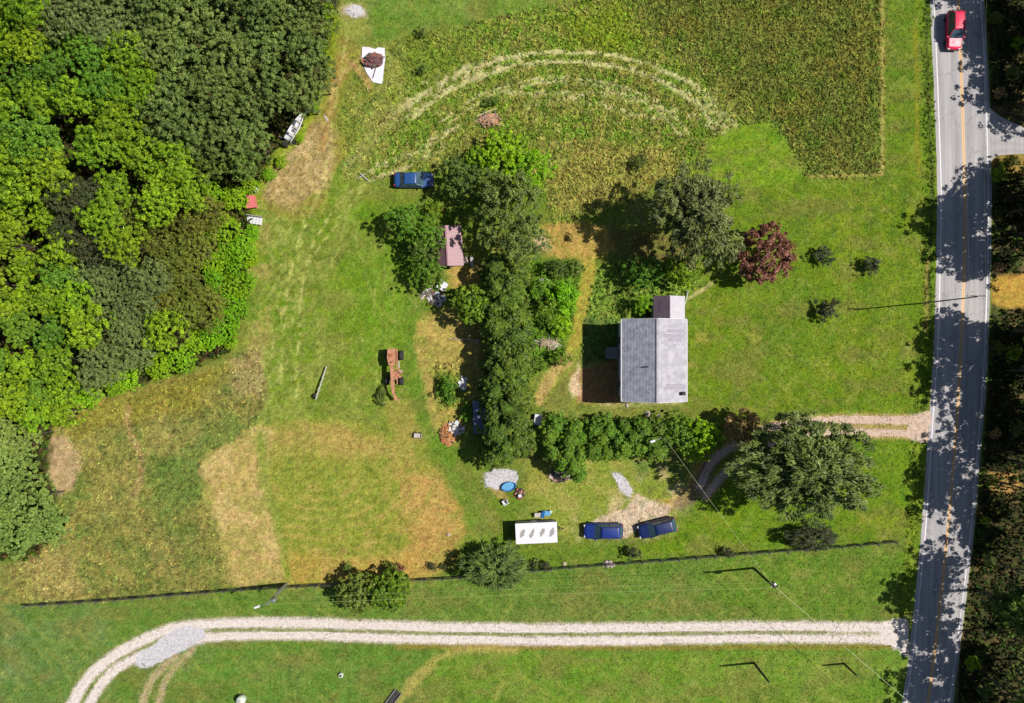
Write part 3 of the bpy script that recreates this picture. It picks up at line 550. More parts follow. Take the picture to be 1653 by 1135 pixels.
# ------------------------------------------------------------------ leaves
def leaves(pos, nrm, lng, w_, l_, tint):
    """quads: pos (n,3) centre, nrm normal, lng long axis hint"""
    n = len(pos); nrm = nrm / (np.linalg.norm(nrm, axis=1)[:, None] + 1e-9)
    a = lng - nrm * (lng * nrm).sum(1)[:, None]; a /= (np.linalg.norm(a, axis=1)[:, None] + 1e-9); b = np.cross(nrm, a)
    w_ = np.broadcast_to(w_, n)[:, None] / 2; l_ = np.broadcast_to(l_, n)[:, None] / 2
    V = np.stack([pos - a * l_, pos + b * w_ - a * l_ * .1 , pos + a * l_, pos - b * w_ - a * l_ * .1], 1)
    return V.reshape(-1, 3), np.arange(4 * n).reshape(-1, 4), np.repeat(np.clip(tint, 0, 1), 4)
def crown(name, seed, R0, nclump, per, cr, lw, ll, zs=.8, low=-.45, kind='broad', irr=.18, lobes=0, inner=.15, open_=0.0, flat=.55):
    """unit crown: all lengths given in metres for a crown of radius R0, then divided by R0"""
    r = np.random.default_rng(seed)
    d = r.normal(size=(nclump * 4, 3)); d /= np.linalg.norm(d, axis=1)[:, None]; d = d[d[:, 2] > low][:nclump]
    ang = np.arctan2(d[:, 1], d[:, 0]); ph = r.uniform(0, 6.28, 6)
    rad = 1 + irr * (np.sin(3 * ang + ph[0]) * .5 + np.sin(5 * ang + ph[1]) * .35 + np.sin(2 * ang + ph[2]) * .5 + np.sin(4 * d[:, 2] * 2 + ph[3]) * .3) * .7
    rad *= r.uniform(.64, 1.10, len(d))
    k_in = r.random(len(d)) < inner; rad[k_in] *= r.uniform(.4, .8, k_in.sum())
    C = d * rad[:, None] * R0; C[:, 2] *= zs
    if kind == 'cone':
        hh = r.random(len(d)) ** 1.25; a = r.uniform(0, 6.28, len(d)); rr = (1 - hh) ** .6 * r.uniform(.6, 1.12, len(d))
        C = np.stack([np.cos(a) * rr * R0, np.sin(a) * rr * R0, (hh * 1.9 - .75) * R0 * zs], 1); d = np.stack([np.cos(a), np.sin(a), .5 + hh], 1); d /= np.linalg.norm(d, axis=1)[:, None]
    if lobes:
        q = r.normal(size=(lobes, 3)); q[:, 2] = abs(q[:, 2]) * .8; q /= np.linalg.norm(q, axis=1)[:, None]
        near = (C / R0 @ q.T).max(1); C *= (.80 + .24 * sstep(.55, .95, near))[:, None]
    ct = np.clip(r.normal(.5, .2, len(C)), 0, 1); crr = cr * r.uniform(.6, 1.25, len(C))
    m = np.maximum((per * r.uniform(.6, 1.3, len(C)) * (1 - open_)).astype(int), 3); idx = np.repeat(np.arange(len(C)), m); n = len(idx)
    u = r.normal(size=(n, 3)); u /= np.linalg.norm(u, axis=1)[:, None]; dd = d[idx]
    u = u + dd * .55 + np.array([0, 0, .35]); u /= np.linalg.norm(u, axis=1)[:, None]
    pos = C[idx] + u * (crr[idx] * r.uniform(.45, 1.0, n))[:, None] * np.array([1, 1, flat + .2])
    if kind == 'broad':
        nr = u * .8 + r.normal(0, .6, (n, 3)) + np.array([0, 0, .45]); lg = r.normal(size=(n, 3))
    else:
        ra = C[idx] * np.array([1, 1, 0]); ra /= (np.linalg.norm(ra, axis=1)[:, None] + .01)
        lg = ra + u * .9 + r.normal(0, .28, (n, 3)) + np.array([0, 0, .1]); nr = np.array([0, 0, .9]) + u * .35 + r.normal(0, .6, (n, 3))
    ti = ct[idx] + r.normal(0, .22, n)
    ms = r.uniform(.5, 1.45, n); V, F, T = leaves(pos, nr, lg, lw * ms, ll * ms * r.uniform(.8, 1.2, n), ti)
    me = np_mesh(name, V / R0, F, LEAF['green'], {'tint': np.repeat(T[:, None], 3, 1)})
    return me
CR = {
 'broad5': [crown('crown', 100 + i, 5.0, 240, 52, .62, .21, .30, .75, irr=.25, lobes=9) for i in range(5)],
 'broad3': [crown('crown', 120 + i, 3.2, 150, 42, .46, .19, .28, .78, irr=.22, lobes=6) for i in range(5)],
 'rosette': [crown('crown', 140 + i, 4.5, 150, 70, .60, .18, .30, .62, irr=.16, inner=.25, low=-.3, flat=.5) for i in range(4)],
 'fine4': [crown('crown', 160 + i, 4.2, 300, 32, .5, .13, .36, .75, kind='spray', irr=.3) for i in range(3)],
 'spray8': [crown('crown', 180 + i, 8.0, 700, 60, .85, .19, .62, .62, kind='spray', irr=.2, lobes=20, inner=.4) for i in range(2)],
 'pine5': [crown('crown', 190 + i, 5.5, 440, 60, .72, .15, .48, .8, kind='spray', irr=.35, lobes=10, inner=.3) for i in range(2)],
 'cedar': [crown('crown', 200 + i, 3.0, 150, 36, .42, .15, .42, .95, kind='cone') for i in range(5)],
 'shrub': [crown('crown', 220 + i, 1.6, 70, 34, .40, .13, .2, .8, irr=.3, inner=.45, low=-.2) for i in range(5)],
 'tiny': [crown('crown', 240 + i, .8, 46, 30, .22, .06, .2, .9, kind='spray', irr=.4, inner=.5, low=-.2) for i in range(4)],
 'open5': [crown('crown', 260 + i, 4.6, 200, 44, .72, .26, .38, .7, irr=.35, lobes=7, inner=.3) for i in range(5)],
 'vine': [crown('crown', 280 + i, 3.0, 230, 26, .34, .19, .26, .5, low=-.1, irr=.3, inner=.1) for i in range(4)],
 'round3': [crown('crown', 320 + i, 3.2, 230, 40, .44, .19, .28, .8, irr=.10, inner=.2) for i in range(2)],
 'fan': [crown('crown', 300, 3.2, 210, 40, .5, .1, .6, .55, kind='spray', irr=.2, low=-.2)],
}
def trunk_mesh(seed):
    r = random.Random(seed); mb = MB(); p = [Vector((0, 0, 0))]; x = y = 0
    for k in range(1, 7): x += r.uniform(-.02, .02); y += r.uniform(-.02, .02); p.append(Vector((x, y, k / 6)))
    mb.tube(p, [.035, .028, .024, .02, .016, .012, .007], 8)
    for k in range(9):
        b = p[1 + k % 4]; a = r.uniform(0, 6.28); L = r.uniform(.2, .34); e = b + Vector((math.cos(a) * L, math.sin(a) * L, r.uniform(.12, .34)))
        mid_ = (b + e) / 2 + Vector((0, 0, .04)); mb.tube([b, mid_, e], [.012, .008, .003], 5)
        for q in range(2): a2 = a + r.uniform(-.9, .9); mb.tube([mid_, mid_ + Vector((math.cos(a2) * .16, math.sin(a2) * .16, .09))], [.006, .002], 4)
    me = bpy.data.meshes.new('trunk'); me.from_pydata([tuple(v) for v in mb.v], [], mb.f); me.materials.append(BARK)
    for q in me.polygons: q.use_smooth = True
    return me
TR = [trunk_mesh(i) for i in range(4)]
tc_ = [0]
def tree(tmpl, sp, cx, cy, r, h, label, group=None, name='tree', cat='tree', ry=None, rz=None, rot=None, ground=False, zk=1.0):
    """cx, cy, r: crown in photo pixels, its middle at height h metres; ground=True when cx, cy are the foot"""
    tc_[0] += 1; i = tc_[0]; q = random.Random(i * 7 + 1)
    hh = 0 if ground else h
    R0 = r / S * (1 - h / H); Ry = (ry or r) / S * (1 - h / H)
    root = thing(name, label, cat, (gx(cx, hh), gy(cy, hh), 0), 0, group)
    lst = CR[tmpl]; me = lst[i % len(lst)]
    o = bpy.data.objects.new('crown', me); col.objects.link(o); o.parent = root
    o.location = (0, 0, h); o.scale = (R0, Ry, (rz or (R0 + Ry) / 2) * zk)
    o.rotation_euler = (0, 0, q.uniform(0, 6.28) if (rot is None and ry is None) else (rot or 0))
    o.material_slots[0].link = 'OBJECT'; o.material_slots[0].material = LEAF[sp]
    t = bpy.data.objects.new('trunk', TR[i % 4]); col.objects.link(t); t.parent = root
    t.scale = (R0 * (.8 if tmpl == 'vine' else 1.25),) * 2 + (h * (.7 if tmpl == 'vine' else .95),); t.rotation_euler = (0, 0, q.uniform(0, 6.28))
    return root

def inside(p, pts):
    c = False; x, y = p
    for i in range(len(pts)):
        a = pts[i]; b = pts[i - 1]
        if (a[1] > y) != (b[1] > y) and x < (b[0] - a[0]) * (y - a[1]) / (b[1] - a[1]) + a[0]: c = not c
    return c
# --- the wood on the left, crown positions as seen
WCR = [(-60, -60), (520, -60), (528, 30), (522, 110), (480, 200), (430, 245), (395, 300), (392, 400), (375, 520), (350, 562), (290, 590), (220, 614), (140, 640), (90, 672), (60, 720), (70, 800), (80, 860), (30, 890), (-60, 900)]
ZONES = [
 ([(225, -60), (530, -60), (530, 120), (480, 215), (400, 240), (300, 225), (240, 180), (228, 90)], 'rosette', 'olive', 38, 7.5, 'dark olive tree with rounded leaf rosettes in the upper part of the wood', 'dark olive trees of the wood'),
 ([(95, -60), (228, -60), (228, 62), (100, 45)], 'rosette', 'grey', 34, 7.5, 'grey-green tree at the top edge of the wood beside the dark olive ones', 'grey-green trees at the top of the wood'),
 ([(330, 215), (445, 215), (430, 300), (330, 300)], 'broad3', 'dark', 27, 5, 'dark green leafy tree at the wood edge between the olive trees and the lime scrub', 'dark green trees at the wood edge'),
 ([(340, 310), (420, 310), (400, 560), (300, 610), (130, 665), (150, 606), (260, 560), (300, 510), (345, 500)], 'vine', 'lime', 22, 1.8, 'bright lime-green creeper-covered scrub along the meadow edge of the wood', 'bright lime-green scrub at the wood edge'),
 ([(70, 300), (155, 310), (165, 400), (90, 400)], 'fine4', 'black', 28, 7, 'dull brown-green tree standing in shade inside the wood', 'dull brown-green trees inside the wood'),
 ([(120, 385), (265, 400), (262, 520), (215, 605), (150, 600), (140, 480)], 'fine4', 'grey', 32, 6.5, 'feathery grey-green tree in the middle of the wood', 'feathery grey-green trees of the wood'),
 ([(200, 340), (345, 340), (345, 520), (265, 530), (265, 400)], 'fine4', 'brownish', 28, 5.5, 'olive-brown tree with thin foliage next to the lime scrub', 'olive-brown trees behind the lime scrub'),
 ([(-60, 690), (95, 690), (100, 890), (-60, 890)], 'vine', 'smooth', 34, 5.5, 'soft grey-green tree at the lower left tip of the wood', 'soft grey-green trees at the lower left of the wood'),
 ([(-60, 330), (150, 330), (150, 700), (-60, 700)], 'broad3', 'yellow', 30, 7.5, 'fresh green broadleaf tree at the left photo edge of the wood', 'fresh green broadleaf trees at the left edge'),
 ([(-60, -60), (600, -60), (600, 900), (-60, 900)], 'broad5', 'yellow', 38, 8.5, 'yellow-green broadleaf tree in the dense upper left wood', 'yellow-green broadleaf trees of the wood'),
]
q = random.Random(5); placed = []; FOREST = []
for it in range(6000):
    x = q.uniform(-60, 530); y = q.uniform(-60, 900)
    if not inside((x, y), WCR): continue
    z = next(z for z in ZONES if inside((x, y), z[0]))
    rr = z[3] * q.uniform(.8, 1.25)
    if any((x - a) ** 2 + (y - b) ** 2 < (rr + c) ** 2 for a, b, c in ((478, 212, 16), (408, 326, 9), (413, 355, 12), (413, 307, 5), (472, 235, 6))): continue
    if all((x - a) ** 2 + (y - b) ** 2 > ((rr + c) * (.67 if z[2] == 'yellow' else .60)) ** 2 for a, b, c in placed):
        placed.append((x, y, rr)); tmpl, sp = z[1], z[2]
        if z[2] == 'yellow' and q.random() < .25: sp = 'green'
        hh = z[4] * q.uniform(.82, 1.18)
        lab = z[5]; 
        if sp == 'green': lab = lab.replace('yellow-green', 'mid-green').replace('fresh green', 'mid-green')
        fo = tree(tmpl, sp, x, y, rr, hh, lab, z[6] if sp != 'green' else z[6].replace('yellow-green', 'mid-green').replace('fresh green', 'mid-green'),
             name='scrub' if sp == 'lime' else 'broadleaf_tree', cat='bush' if sp == 'lime' else 'tree', zk=1.0); FOREST.append((fo, x, y, z[2] if sp != 'green' else z[2] + 'g'))
SHORT = {'olive': 'dark olive tree', 'grey': 'grey-green tree', 'dark': 'dark green tree', 'lime': 'lime-green scrub', 'black': 'dull brown-green tree', 'brownish': 'olive-brown tree', 'smooth': 'soft grey-green tree', 'yellow': 'yellow-green tree', 'yellowg': 'mid-green tree'}
LM = [(40, 'the grey gravel spot'), (100, 'the white slab'), (165, 'the brick heap'), (210, 'the boat'), (255, 'the lime bushes'), (300, 'the lone blue car'), (345, 'the red bin'), (400, 'the maroon shed'), (450, 'the white table'), (495, 'the clutter pile'), (550, 'the fallen branch'), (600, 'the rusty grader'), (650, 'the low blue-grey shed'), (705, 'the burn pile'), (770, 'the paddling pool'), (1000, 'the box trailer')]
NUM = ['first', 'second', 'third', 'fourth', 'fifth', 'sixth', 'seventh', 'eighth', 'ninth', 'tenth', 'eleventh', 'twelfth', 'thirteenth', 'fourteenth', 'fifteenth', 'sixteenth', 'seventeenth', 'eighteenth', 'nineteenth', 'twentieth', 'twenty-first', 'twenty-second', 'twenty-third', 'twenty-fourth', 'twenty-fifth', 'twenty-sixth', 'twenty-seventh', 'twenty-eighth']
ORD = ['first', 'second', 'third', 'fourth', 'fifth', 'sixth', 'seventh', 'eighth', 'ninth', 'tenth', 'eleventh', 'twelfth', 'thirteenth', 'fourteenth', 'fifteenth', 'sixteenth', 'seventeenth']
bands = {}
for fo, x, y, sp_ in FOREST: bands.setdefault((sp_, next(n_ for v_, n_ in LM if y < v_ + 1 or v_ == 1000)), []).append((x, fo))
for (sp_, n_), l_ in bands.items():
    l_.sort(key=lambda t: t[0])
    for k, (x, fo) in enumerate(l_): fo['label'] = SHORT[sp_] + ' in the wood, level with ' + n_ + (', ' + ORD[k] + ' from the left' if len(l_) > 1 else '')
# low edge scrub between wood and worn strip
for wk, (x, y, rr) in enumerate(((532, 18, 12), (530, 48, 11), (522, 75, 9), (505, 175, 8), (484, 222, 8), (455, 262, 10), (436, 282, 10), (404, 300, 14), (388, 320, 16), (406, 375, 12), (400, 420, 14), (402, 455, 12), (392, 500, 12), (372, 555, 10))):
    tree('vine', 'lime', x, y, rr, .7, ORD[wk] + ' clump from the top of the low yellow-green weeds fringing the wood', 'low weeds fringing the wood', name='scrub', cat='bush')

# --- roadside trees on the right: (foot x, foot y, crown height, radius)
RS = [(1658, 18, 7.2, 40), (1660, 78, 6.4, 34), (1672, 138, 6, 36), (1690, 178, 6, 30), (1642, 285, 4.4, 24), (1650, 326, 8.6, 36), (1640, 378, 9, 44), (1624, 346, 9.6, 38), (1655, 412, 7.6, 34),
      (1630, 536, 9.6, 42), (1668, 545, 8, 42), (1624, 598, 10.4, 36), (1664, 608, 7, 42), (1664, 658, 8, 42), (1624, 742, 10, 40), (1612, 778, 10, 36), (1660, 712, 7, 36),
      (1652, 806, 8, 36), (1664, 858, 8, 32), (1612, 908, 9, 34), (1580, 950, 10, 38), (1604, 1012, 9.6, 42), (1592, 1092, 9.6, 42), (1640, 1062, 7, 36), (1634, 1120, 7, 38),
      (1720, 40, 8, 45), (1730, 330, 8, 45), (1720, 560, 8, 45), (1720, 680, 8, 45), (1676, 60, 7, 34), (1654, 300, 6, 30), (1640, -40, 8, 42), (1590, 1170, 9, 42)]
RSL = [''] * len(RS); ORD2 = [a + b for a in ('', 'twenty-', 'thirty-') for b in ()]
nr_ = [k for k in sorted(range(len(RS)), key=lambda k: RS[k][1]) if RS[k][0] < 1700 and 0 < RS[k][1] < 1135]
for j_, k in enumerate(nr_): RSL[k] = NUM[j_] + ' tall tree from the top along the shady east side of the road'
for k in range(len(RS)):
    if not RSL[k]: RSL[k] = 'tall tree beyond the photo edge east of the road, only its shade in view'
for k, (x, y, h, r) in enumerate(RS):
    sp = ['dark', 'olive', 'green', 'dark', 'brownish'][k % 5] if k not in (4,) else 'tan'
    tree('open5', sp, x, y, r * 1.25, h, RSL[k], 'tall trees lining the east side of the road', name='roadside_tree', ground=True, zk=1.15)
for k, (x, y, r) in enumerate(sorted(((1606, 30, 10), (1640, 70, 9), (1610, 280, 13), (1630, 262, 12), (1612, 432, 9), (1640, 425, 10), (1612, 560, 9), (1636, 570, 12), (1606, 700, 9), (1640, 692, 12), (1600, 775, 10), (1590, 840, 8), (1596, 905, 9), (1568, 1070, 12), (1590, 1115, 12), (1625, 975, 16), (1630, 1010, 15), (1612, 150, 9), (1634, 120, 12)), key=lambda t: t[1])):
    tree('shrub', ['brownish', 'yellow', 'olive', 'tan'][k % 4], x, y, r, 1.0, NUM[k] + ' small shrub from the top on the east verge under the tall trees', 'small shrubs on the east verge', name='shrub', cat='bush')
# --- trees and shrubs round the farmstead: (template, leaf, x, y, r, h, label, ry)
T = [
 ('pine5', 'pine', 1122, 347, 68, 8, 'big grey-green evergreen north of the house with its shade over bare soil', 72),
 ('spray8', 'spruce', 1302, 757, 104, 7.8, 'very wide dark conifer beside the north driveway, largest tree on the plot', 74),
 ('round3', 'plum', 1235, 411, 41, 3.2, 'round purple-red leaved tree on the lawn northeast of the house', 44),
 ('round3', 'tan', 1196, 691, 28, 2.8, 'small tan-brown tree at the east end of the hedge', 30),
 ('rosette', 'olive', 822, 345, 52, 6.5, 'large olive tree at the top end of the cedar row', 58),
 ('fine4', 'dark', 798, 304, 28, 4.5, 'dark tree between the blue car and the lime bushes', None),
 ('fine4', 'olive', 850, 390, 32, 5, 'olive tree west of the pale soil patch', None),
 ('broad3', 'dark', 742, 286, 32, 3.4, 'dark green tree just right of the lone blue car', None),
 ('vine', 'lime', 812, 252, 38, 2.6, 'bright lime bush north of the olive tree, left of its twin', None),
 ('vine', 'lime', 852, 276, 34, 2.4, 'bright lime bush at the field corner, rightmost of the lime pair', None),
 ('vine', 'yellow', 776, 256, 22, 2.2, 'yellowish bush at the left of the lime bushes', None),
 ('vine', 'yellow', 832, 302, 28, 2.6, 'yellow-green bush between the lime bushes and the olive tree', None),
 ('broad3', 'green', 652, 358, 29, 3.2, 'leafy green tree at the left corner of the shed grove', None),
 ('broad3', 'green', 692, 378, 27, 3.2, 'leafy green tree directly left of the maroon shed roof', None),
 ('broad3', 'dark', 684, 405, 22, 3.2, 'darker tree in the middle of the shed grove', None),
 ('broad3', 'green', 690, 440, 27, 3.0, 'leafy green tree at the lower end of the shed grove', None),
 ('shrub', 'yellow', 700, 340, 16, 1.2, 'small bush above the shed grove next to the brown pallet', None),
 ('round3', 'hedge', 763, 492, 31, 3.2, 'round green tree below the shed and left of the cedar row', None),
 ('broad3', 'green', 1040, 438, 34, 2.6, 'bushy green tree behind the house, left of a lighter one', 26),
 ('broad3', 'yellow', 1104, 440, 30, 2.4, 'yellow-green bushy tree behind the house wing', 26),
 ('shrub', 'lime', 1038, 491, 15, 2.2, 'small bright green tree against the house wing', None),
 ('shrub', 'dark', 898, 434, 22, 1.4, 'dark shrub below the bare soil patch west of the path', 14),
 ('shrub', 'dark', 928, 432, 16, 1.4, 'dark shrub at the top of the footpath', 12),
 ('shrub', 'lime', 908, 482, 24, 1.3, 'bright green shrub left of the footpath', 26),
 ('shrub', 'hedge', 885, 500, 22, 1.5, 'mid green shrub in the thicket left of the footpath', None),
 ('shrub', 'lime', 905, 525, 18, 1.1, 'bright shrub just above the pale branches', None),
 ('shrub', 'hedge', 872, 465, 18, 1.6, 'green shrub at the left of the white tub', None),
 ('shrub', 'hedge', 905, 578, 18, 1.2, 'green shrub at the lower end of the thicket', 12),
 ('shrub', 'hedge', 868, 590, 14, 1.2, 'small shrub between cedar row and pale branches', None),
 ('tiny', 'black', 1329, 412, 15, .8, 'young dark tree on the east lawn, nearest to the purple tree', None),
 ('tiny', 'black', 1404, 427, 14, .8, 'young dark tree on the east lawn, nearest to the road', None),
 ('tiny', 'black', 1335, 502, 17, .9, 'young dark tree at the tip of the long pole shadow', None),
 ('round3', 'dark', 578, 955, 30, 2.6, 'dark tree on the south side of the fence, left of its brighter twin', None),
 ('round3', 'hedge', 628, 953, 32, 2.6, 'green tree on the south side of the fence, right one of the pair', None),
 ('pine5', 'spruce', 1640, 985, 34, 7, 'pale green conifer lit by the sun on the east verge near the bottom', 40),
 ('fan', 'spruce', 799, 913, 46, 2.2, 'spiky round conifer growing through the fence line', 34),
 ('fan', 'black', 1310, 867, 36, 1.6, 'dark spiky shrub beside the fence near the road', 19),
 ('tiny', 'black', 1022, 892, 11, .9, 'dark shrub below the two parked blue cars', None),
 ('tiny', 'dark', 563, 918, 9, .7, 'small dark shrub above the left fence tree', None),
 ('tiny', 'brownish', 629, 912, 8, .5, 'small brown-green shrub above the right fence tree', None),
 ('tiny', 'plum', 645, 917, 8, .5, 'small reddish dead shrub above the fence', None),
 ('tiny', 'black', 698, 914, 7, .5, 'leftmost of three dark tufts left of the spiky conifer', None),
 ('tiny', 'black', 717, 914, 6, .4, 'middle of three dark tufts left of the spiky conifer', None),
 ('tiny', 'brownish', 734, 913, 10, .6, 'rightmost, largest of three tufts left of the spiky conifer', None),
 ('tiny', 'black', 861, 911, 8, .5, 'dark tuft just right of the spiky conifer', None),
 ('tiny', 'black', 881, 913, 8, .5, 'second dark tuft right of the spiky conifer', None),
 ('tiny', 'black', 1176, 891, 9, .7, 'dark tuft on the fence between conifer shrub and blue cars', None),
 ('tiny', 'dark', 682, 52, 8, .7, 'isolated dark shrub at the edge of the top lawn', None),
 ('tiny', 'dark', 682, 112, 8, .7, 'isolated dark shrub right of the white slab', None),
 ('shrub', 'dark', 1033, 262, 13, .8, 'green bush alone in the rough field', None),
 ('tiny', 'dark', 793, 164, 15, .3, 'green weeds above the heap of old bricks', 9),
 ('shrub', 'green', 722, 630, 17, .6, 'green weeds in the yard above the orange burn pile', 22),
 ('tiny', 'dark', 616, 640, 9, .5, 'dark weeds at the lower left of the rusty grader', 13),
 ('tiny', 'green', 757, 665, 12, .5, 'green weeds left of the low blue-grey shed', 14),
]
for t_ in T:
    nm_ = 'shrub' if t_[0] in ('shrub', 'tiny', 'vine') else 'tree'
    tree(t_[0], t_[1], t_[2], t_[3], t_[4], t_[5], t_[6], ry=t_[7], name={'pine5': 'pine_tree', 'spray8': 'conifer_tree', 'fan': 'conifer_tree'}.get(t_[0], nm_), cat='tree' if nm_ == 'tree' else 'bush')
cr_ = random.Random(8); ced = sorted([(817 + (-16, 15, 0)[k % 3] + cr_.uniform(-5, 5), 432 + k * 11.2 + cr_.uniform(-4, 4), cr_.uniform(24, 33)) for k in range(28)], key=lambda t: t[1])
for k, (x, y, r) in enumerate(ced): tree('cedar', 'cedar', x, y, r, 3.2 + cr_.random(), NUM[k] + ' cedar from the north end of the dark row west of the house', 'cedars of the north-south row', name='cedar_tree', zk=.85)
hr_ = random.Random(4); hg = [(888 + k * 13.2 + hr_.uniform(-4, 4), 692 + hr_.uniform(-6, 6) if k % 2 else 708 + hr_.uniform(-6, 6), hr_.uniform(17, 27)) for k in range(14)] + [(890 + k * 15 + hr_.uniform(-5, 5), 732 + hr_.uniform(-5, 5) - k * .9, hr_.uniform(15, 24)) for k in range(12)] + [(925, 752, 22), (934, 766, 15), (908, 748, 17)]
hk = {}
hg.sort()
for (x, y, r) in hg:
    side_ = 'upper' if y < 720 else 'lower'; hk[side_] = hk.get(side_, 0) + 1
    tree('cedar', 'hedge', x, y, r, 2.2 + hr_.random() * .9, ORD[hk[side_] - 1] + ' cedar from the west on the ' + side_ + ' side of the hedge below the house', 'cedars of the east-west row', name='cedar_tree', zk=.85)
for (x, y, r), lb_ in zip([(1084, 696, 26), (1108, 708, 26), (1134, 702, 27), (1130, 724, 20)], ['rounded tree where the hedge meets its lighter east end', 'second rounded tree from the hedge east end', 'bright rounded tree ending the hedge, upper of two', 'small bright rounded tree ending the hedge, lower of two']): tree('broad3', 'lime' if x > 1120 else 'hedge', x, y, r, 2.4, lb_, 'lighter trees ending the east-west row', name='tree')

# ------------------------------------------------------------------ weeds and undergrowth (uncountable)
def scatter(name, n, region, hgt, lw, ll, per, dens=None, kindcol=None, jitter=.35, seed=1, zmax=None, gain=1.0):
    r = np.random.default_rng(seed); x0, y0, x1, y1 = region
    px = r.uniform(x0, x1, n); py = r.uniform(y0, y1, n); c, wv, z, ro = sample(px, py)
    wv = np.where(wv > .3, wv, 0); keep = dens(px, py, wv) > r.random(n); px, py, c, z = px[keep], py[keep], c[keep], z[keep]; k = len(px)
    idx = np.repeat(np.arange(k), per); n_ = len(idx)
    hgtv = hgt * r.uniform(.4, 1.2, k)
    p = np.stack([(px - CX) / S, (CY - py) / S, z], 1)[idx]
    a = r.uniform(0, 6.28, n_); out = np.stack([np.cos(a), np.sin(a), np.zeros(n_)], 1)
    pos = p + out * (ll * .45 * r.uniform(.2, 1, n_))[:, None]; pos[:, 2] += hgtv[idx] * r.uniform(.3, 1, n_)
    nr = np.array([0, 0, .8]) + r.normal(0, .6, (n_, 3)); lg = out + np.array([0, 0, .5]) + r.normal(0, .3, (n_, 3))
    V_, F_, T_ = leaves(pos, nr, lg, lw * r.uniform(.6, 1.4, n_), ll * r.uniform(.6, 1.4, n_), r.random(n_))
    cc = c if kindcol is None else np.array([kindcol[i] for i in r.integers(0, len(kindcol), k)])
    cc = cc * np.exp(np.clip(r.normal(-.05, .36, k), -.8, .5))[:, None] * gain * np.exp(r.normal(0, .10, (k, 3)) * np.array([1.3, .6, 1])); cc = np.clip(cc, .006, .5)[idx] * (1 + r.normal(0, .12, n_))[:, None]
    me = np_mesh(name, V_, F_, WEEDM, {'soil': np.repeat(np.clip(cc, .004, .6), 4, 0)})
    o = bpy.data.objects.new(name, me); col.objects.link(o); return tag(o, kind='stuff')
WEEDM, t, b = new_mat('weed_leaf'); a_ = t.nodes.new('ShaderNodeAttribute'); a_.attribute_name = 'soil'
t.links.new(a_.outputs['Color'], b.inputs['Base Color']); b.inputs['Roughness'].default_value = .8; b.inputs['Specular IOR Level'].default_value = .15
tr_ = t.nodes.new('ShaderNodeBsdfTranslucent'); t.links.new(a_.outputs['Color'], tr_.inputs[0]); ms_ = t.nodes.new('ShaderNodeMixShader'); ms_.inputs[0].default_value = .3
t.links.new(b.outputs[0], ms_.inputs[1]); t.links.new(tr_.outputs[0], ms_.inputs[2]); t.links.new(ms_.outputs[0], t.nodes['Material Output'].inputs[0])
tag(scatter('tall_weeds', 84000, (540, -20, 1430, 380), .14, .15, .28, 4, lambda x, y, w_: w_ * .48, seed=3, gain=1.85), 'tall olive weeds filling the rough field at the top')
tag(scatter('meadow_weeds', 32000, (20, 560, 450, 980), .13, .13, .26, 4, lambda x, y, w_: w_ * .42, seed=4, gain=1.65), 'dry weeds of the rough field below the wood')
tag(scatter('garden_weeds', 9000, (660, 400, 1140, 730), .25, .18, .34, 5, lambda x, y, w_: w_ * .8, seed=5, gain=1.5), 'green weeds round the yard and behind the house')
tag(scatter('verge_grass', 9000, (1440, -20, 1515, 1000), .15, .1, .34, 5, lambda x, y, w_: w_, seed=6, gain=1.5), 'uncut grass along the road ditch')
def lawn_d(x, y, w_):
    c, wv, z, ro = sample(x, y); return np.where((c[:, 1] > .08) & (c[:, 0] < .4) & (w_ < .3) & (poly(wood, 4, 0, 0, (x, y)) < .3) & (x < np.interp(y, Ys, LL) - 10), 1.0, 0)
tag(scatter('lawn_tufts', 120000, (0, -10, 1500, 1145), .05, .07, .2, 2, lawn_d, seed=21, gain=1.22), 'short grass tufts over the lawns')
def grv_d(x, y, w_):
    d = np.full(len(x), 1e9)
    for q_ in (DRV_S1, DRV_S2, DRV_N1, DRV_N2, DRV_B1, DRV_B2):
        q_ = smoothline(q_, 4)
        for a, b in zip(q_[:-1], q_[1:]):
            e = b - a; t = np.clip(((x - a[0]) * e[0] + (y - a[1]) * e[1]) / (e ** 2).sum(), 0, 1); d = np.minimum(d, np.hypot(x - a[0] - t * e[0], y - a[1] - t * e[1]))
    e2 = ((x - 275) / 75) ** 2 + ((y - 1045) / 42) ** 2; e3 = ((x - 808) / 34) ** 2 + ((y - 775) / 22) ** 2; e4 = ((x - 1010) / 90) ** 2 + ((y - 845) / 36) ** 2
    return np.where((d < 8), .5, 0) + np.exp(-np.maximum(d - 7, 0) / 3) * .5 + .8 * (e2 < 1) + .6 * (e3 < 1) + .5 * (e4 < 1)
tag(scatter('loose_stones', 50000, (90, 660, 1500, 1145), .02, .1, .12, 1, grv_d, [alb(232, 224, 226), alb(206, 198, 200), alb(180, 166, 156), alb(146, 140, 132)], seed=22), 'loose gravel on and beside the drives')
wpoly = [(x, y) for x, y in wood]
def wood_d(x, y, w_): return poly(wood, 4, 0, 0, (x, y)) * .9
UG = [alb(84, 108, 30), alb(62, 86, 28), alb(104, 120, 36), alb(90, 74, 44)]
tag(scatter('undergrowth', 15000, (-60, -60, 560, 920), .9, .34, .5, 5, wood_d, UG, seed=7), 'low leafy undergrowth on the floor of the wood')
UG2 = [alb(84, 76, 44), alb(70, 86, 36), alb(82, 116, 38), alb(60, 76, 32), alb(52, 62, 34)]
def east_d(x, y, w_): return np.where((x > np.interp(y, Ys, RL) + 9) & ((y < 170) | (y > 262)) & ((y < 440) | (y > 500)), 1.0, .0)
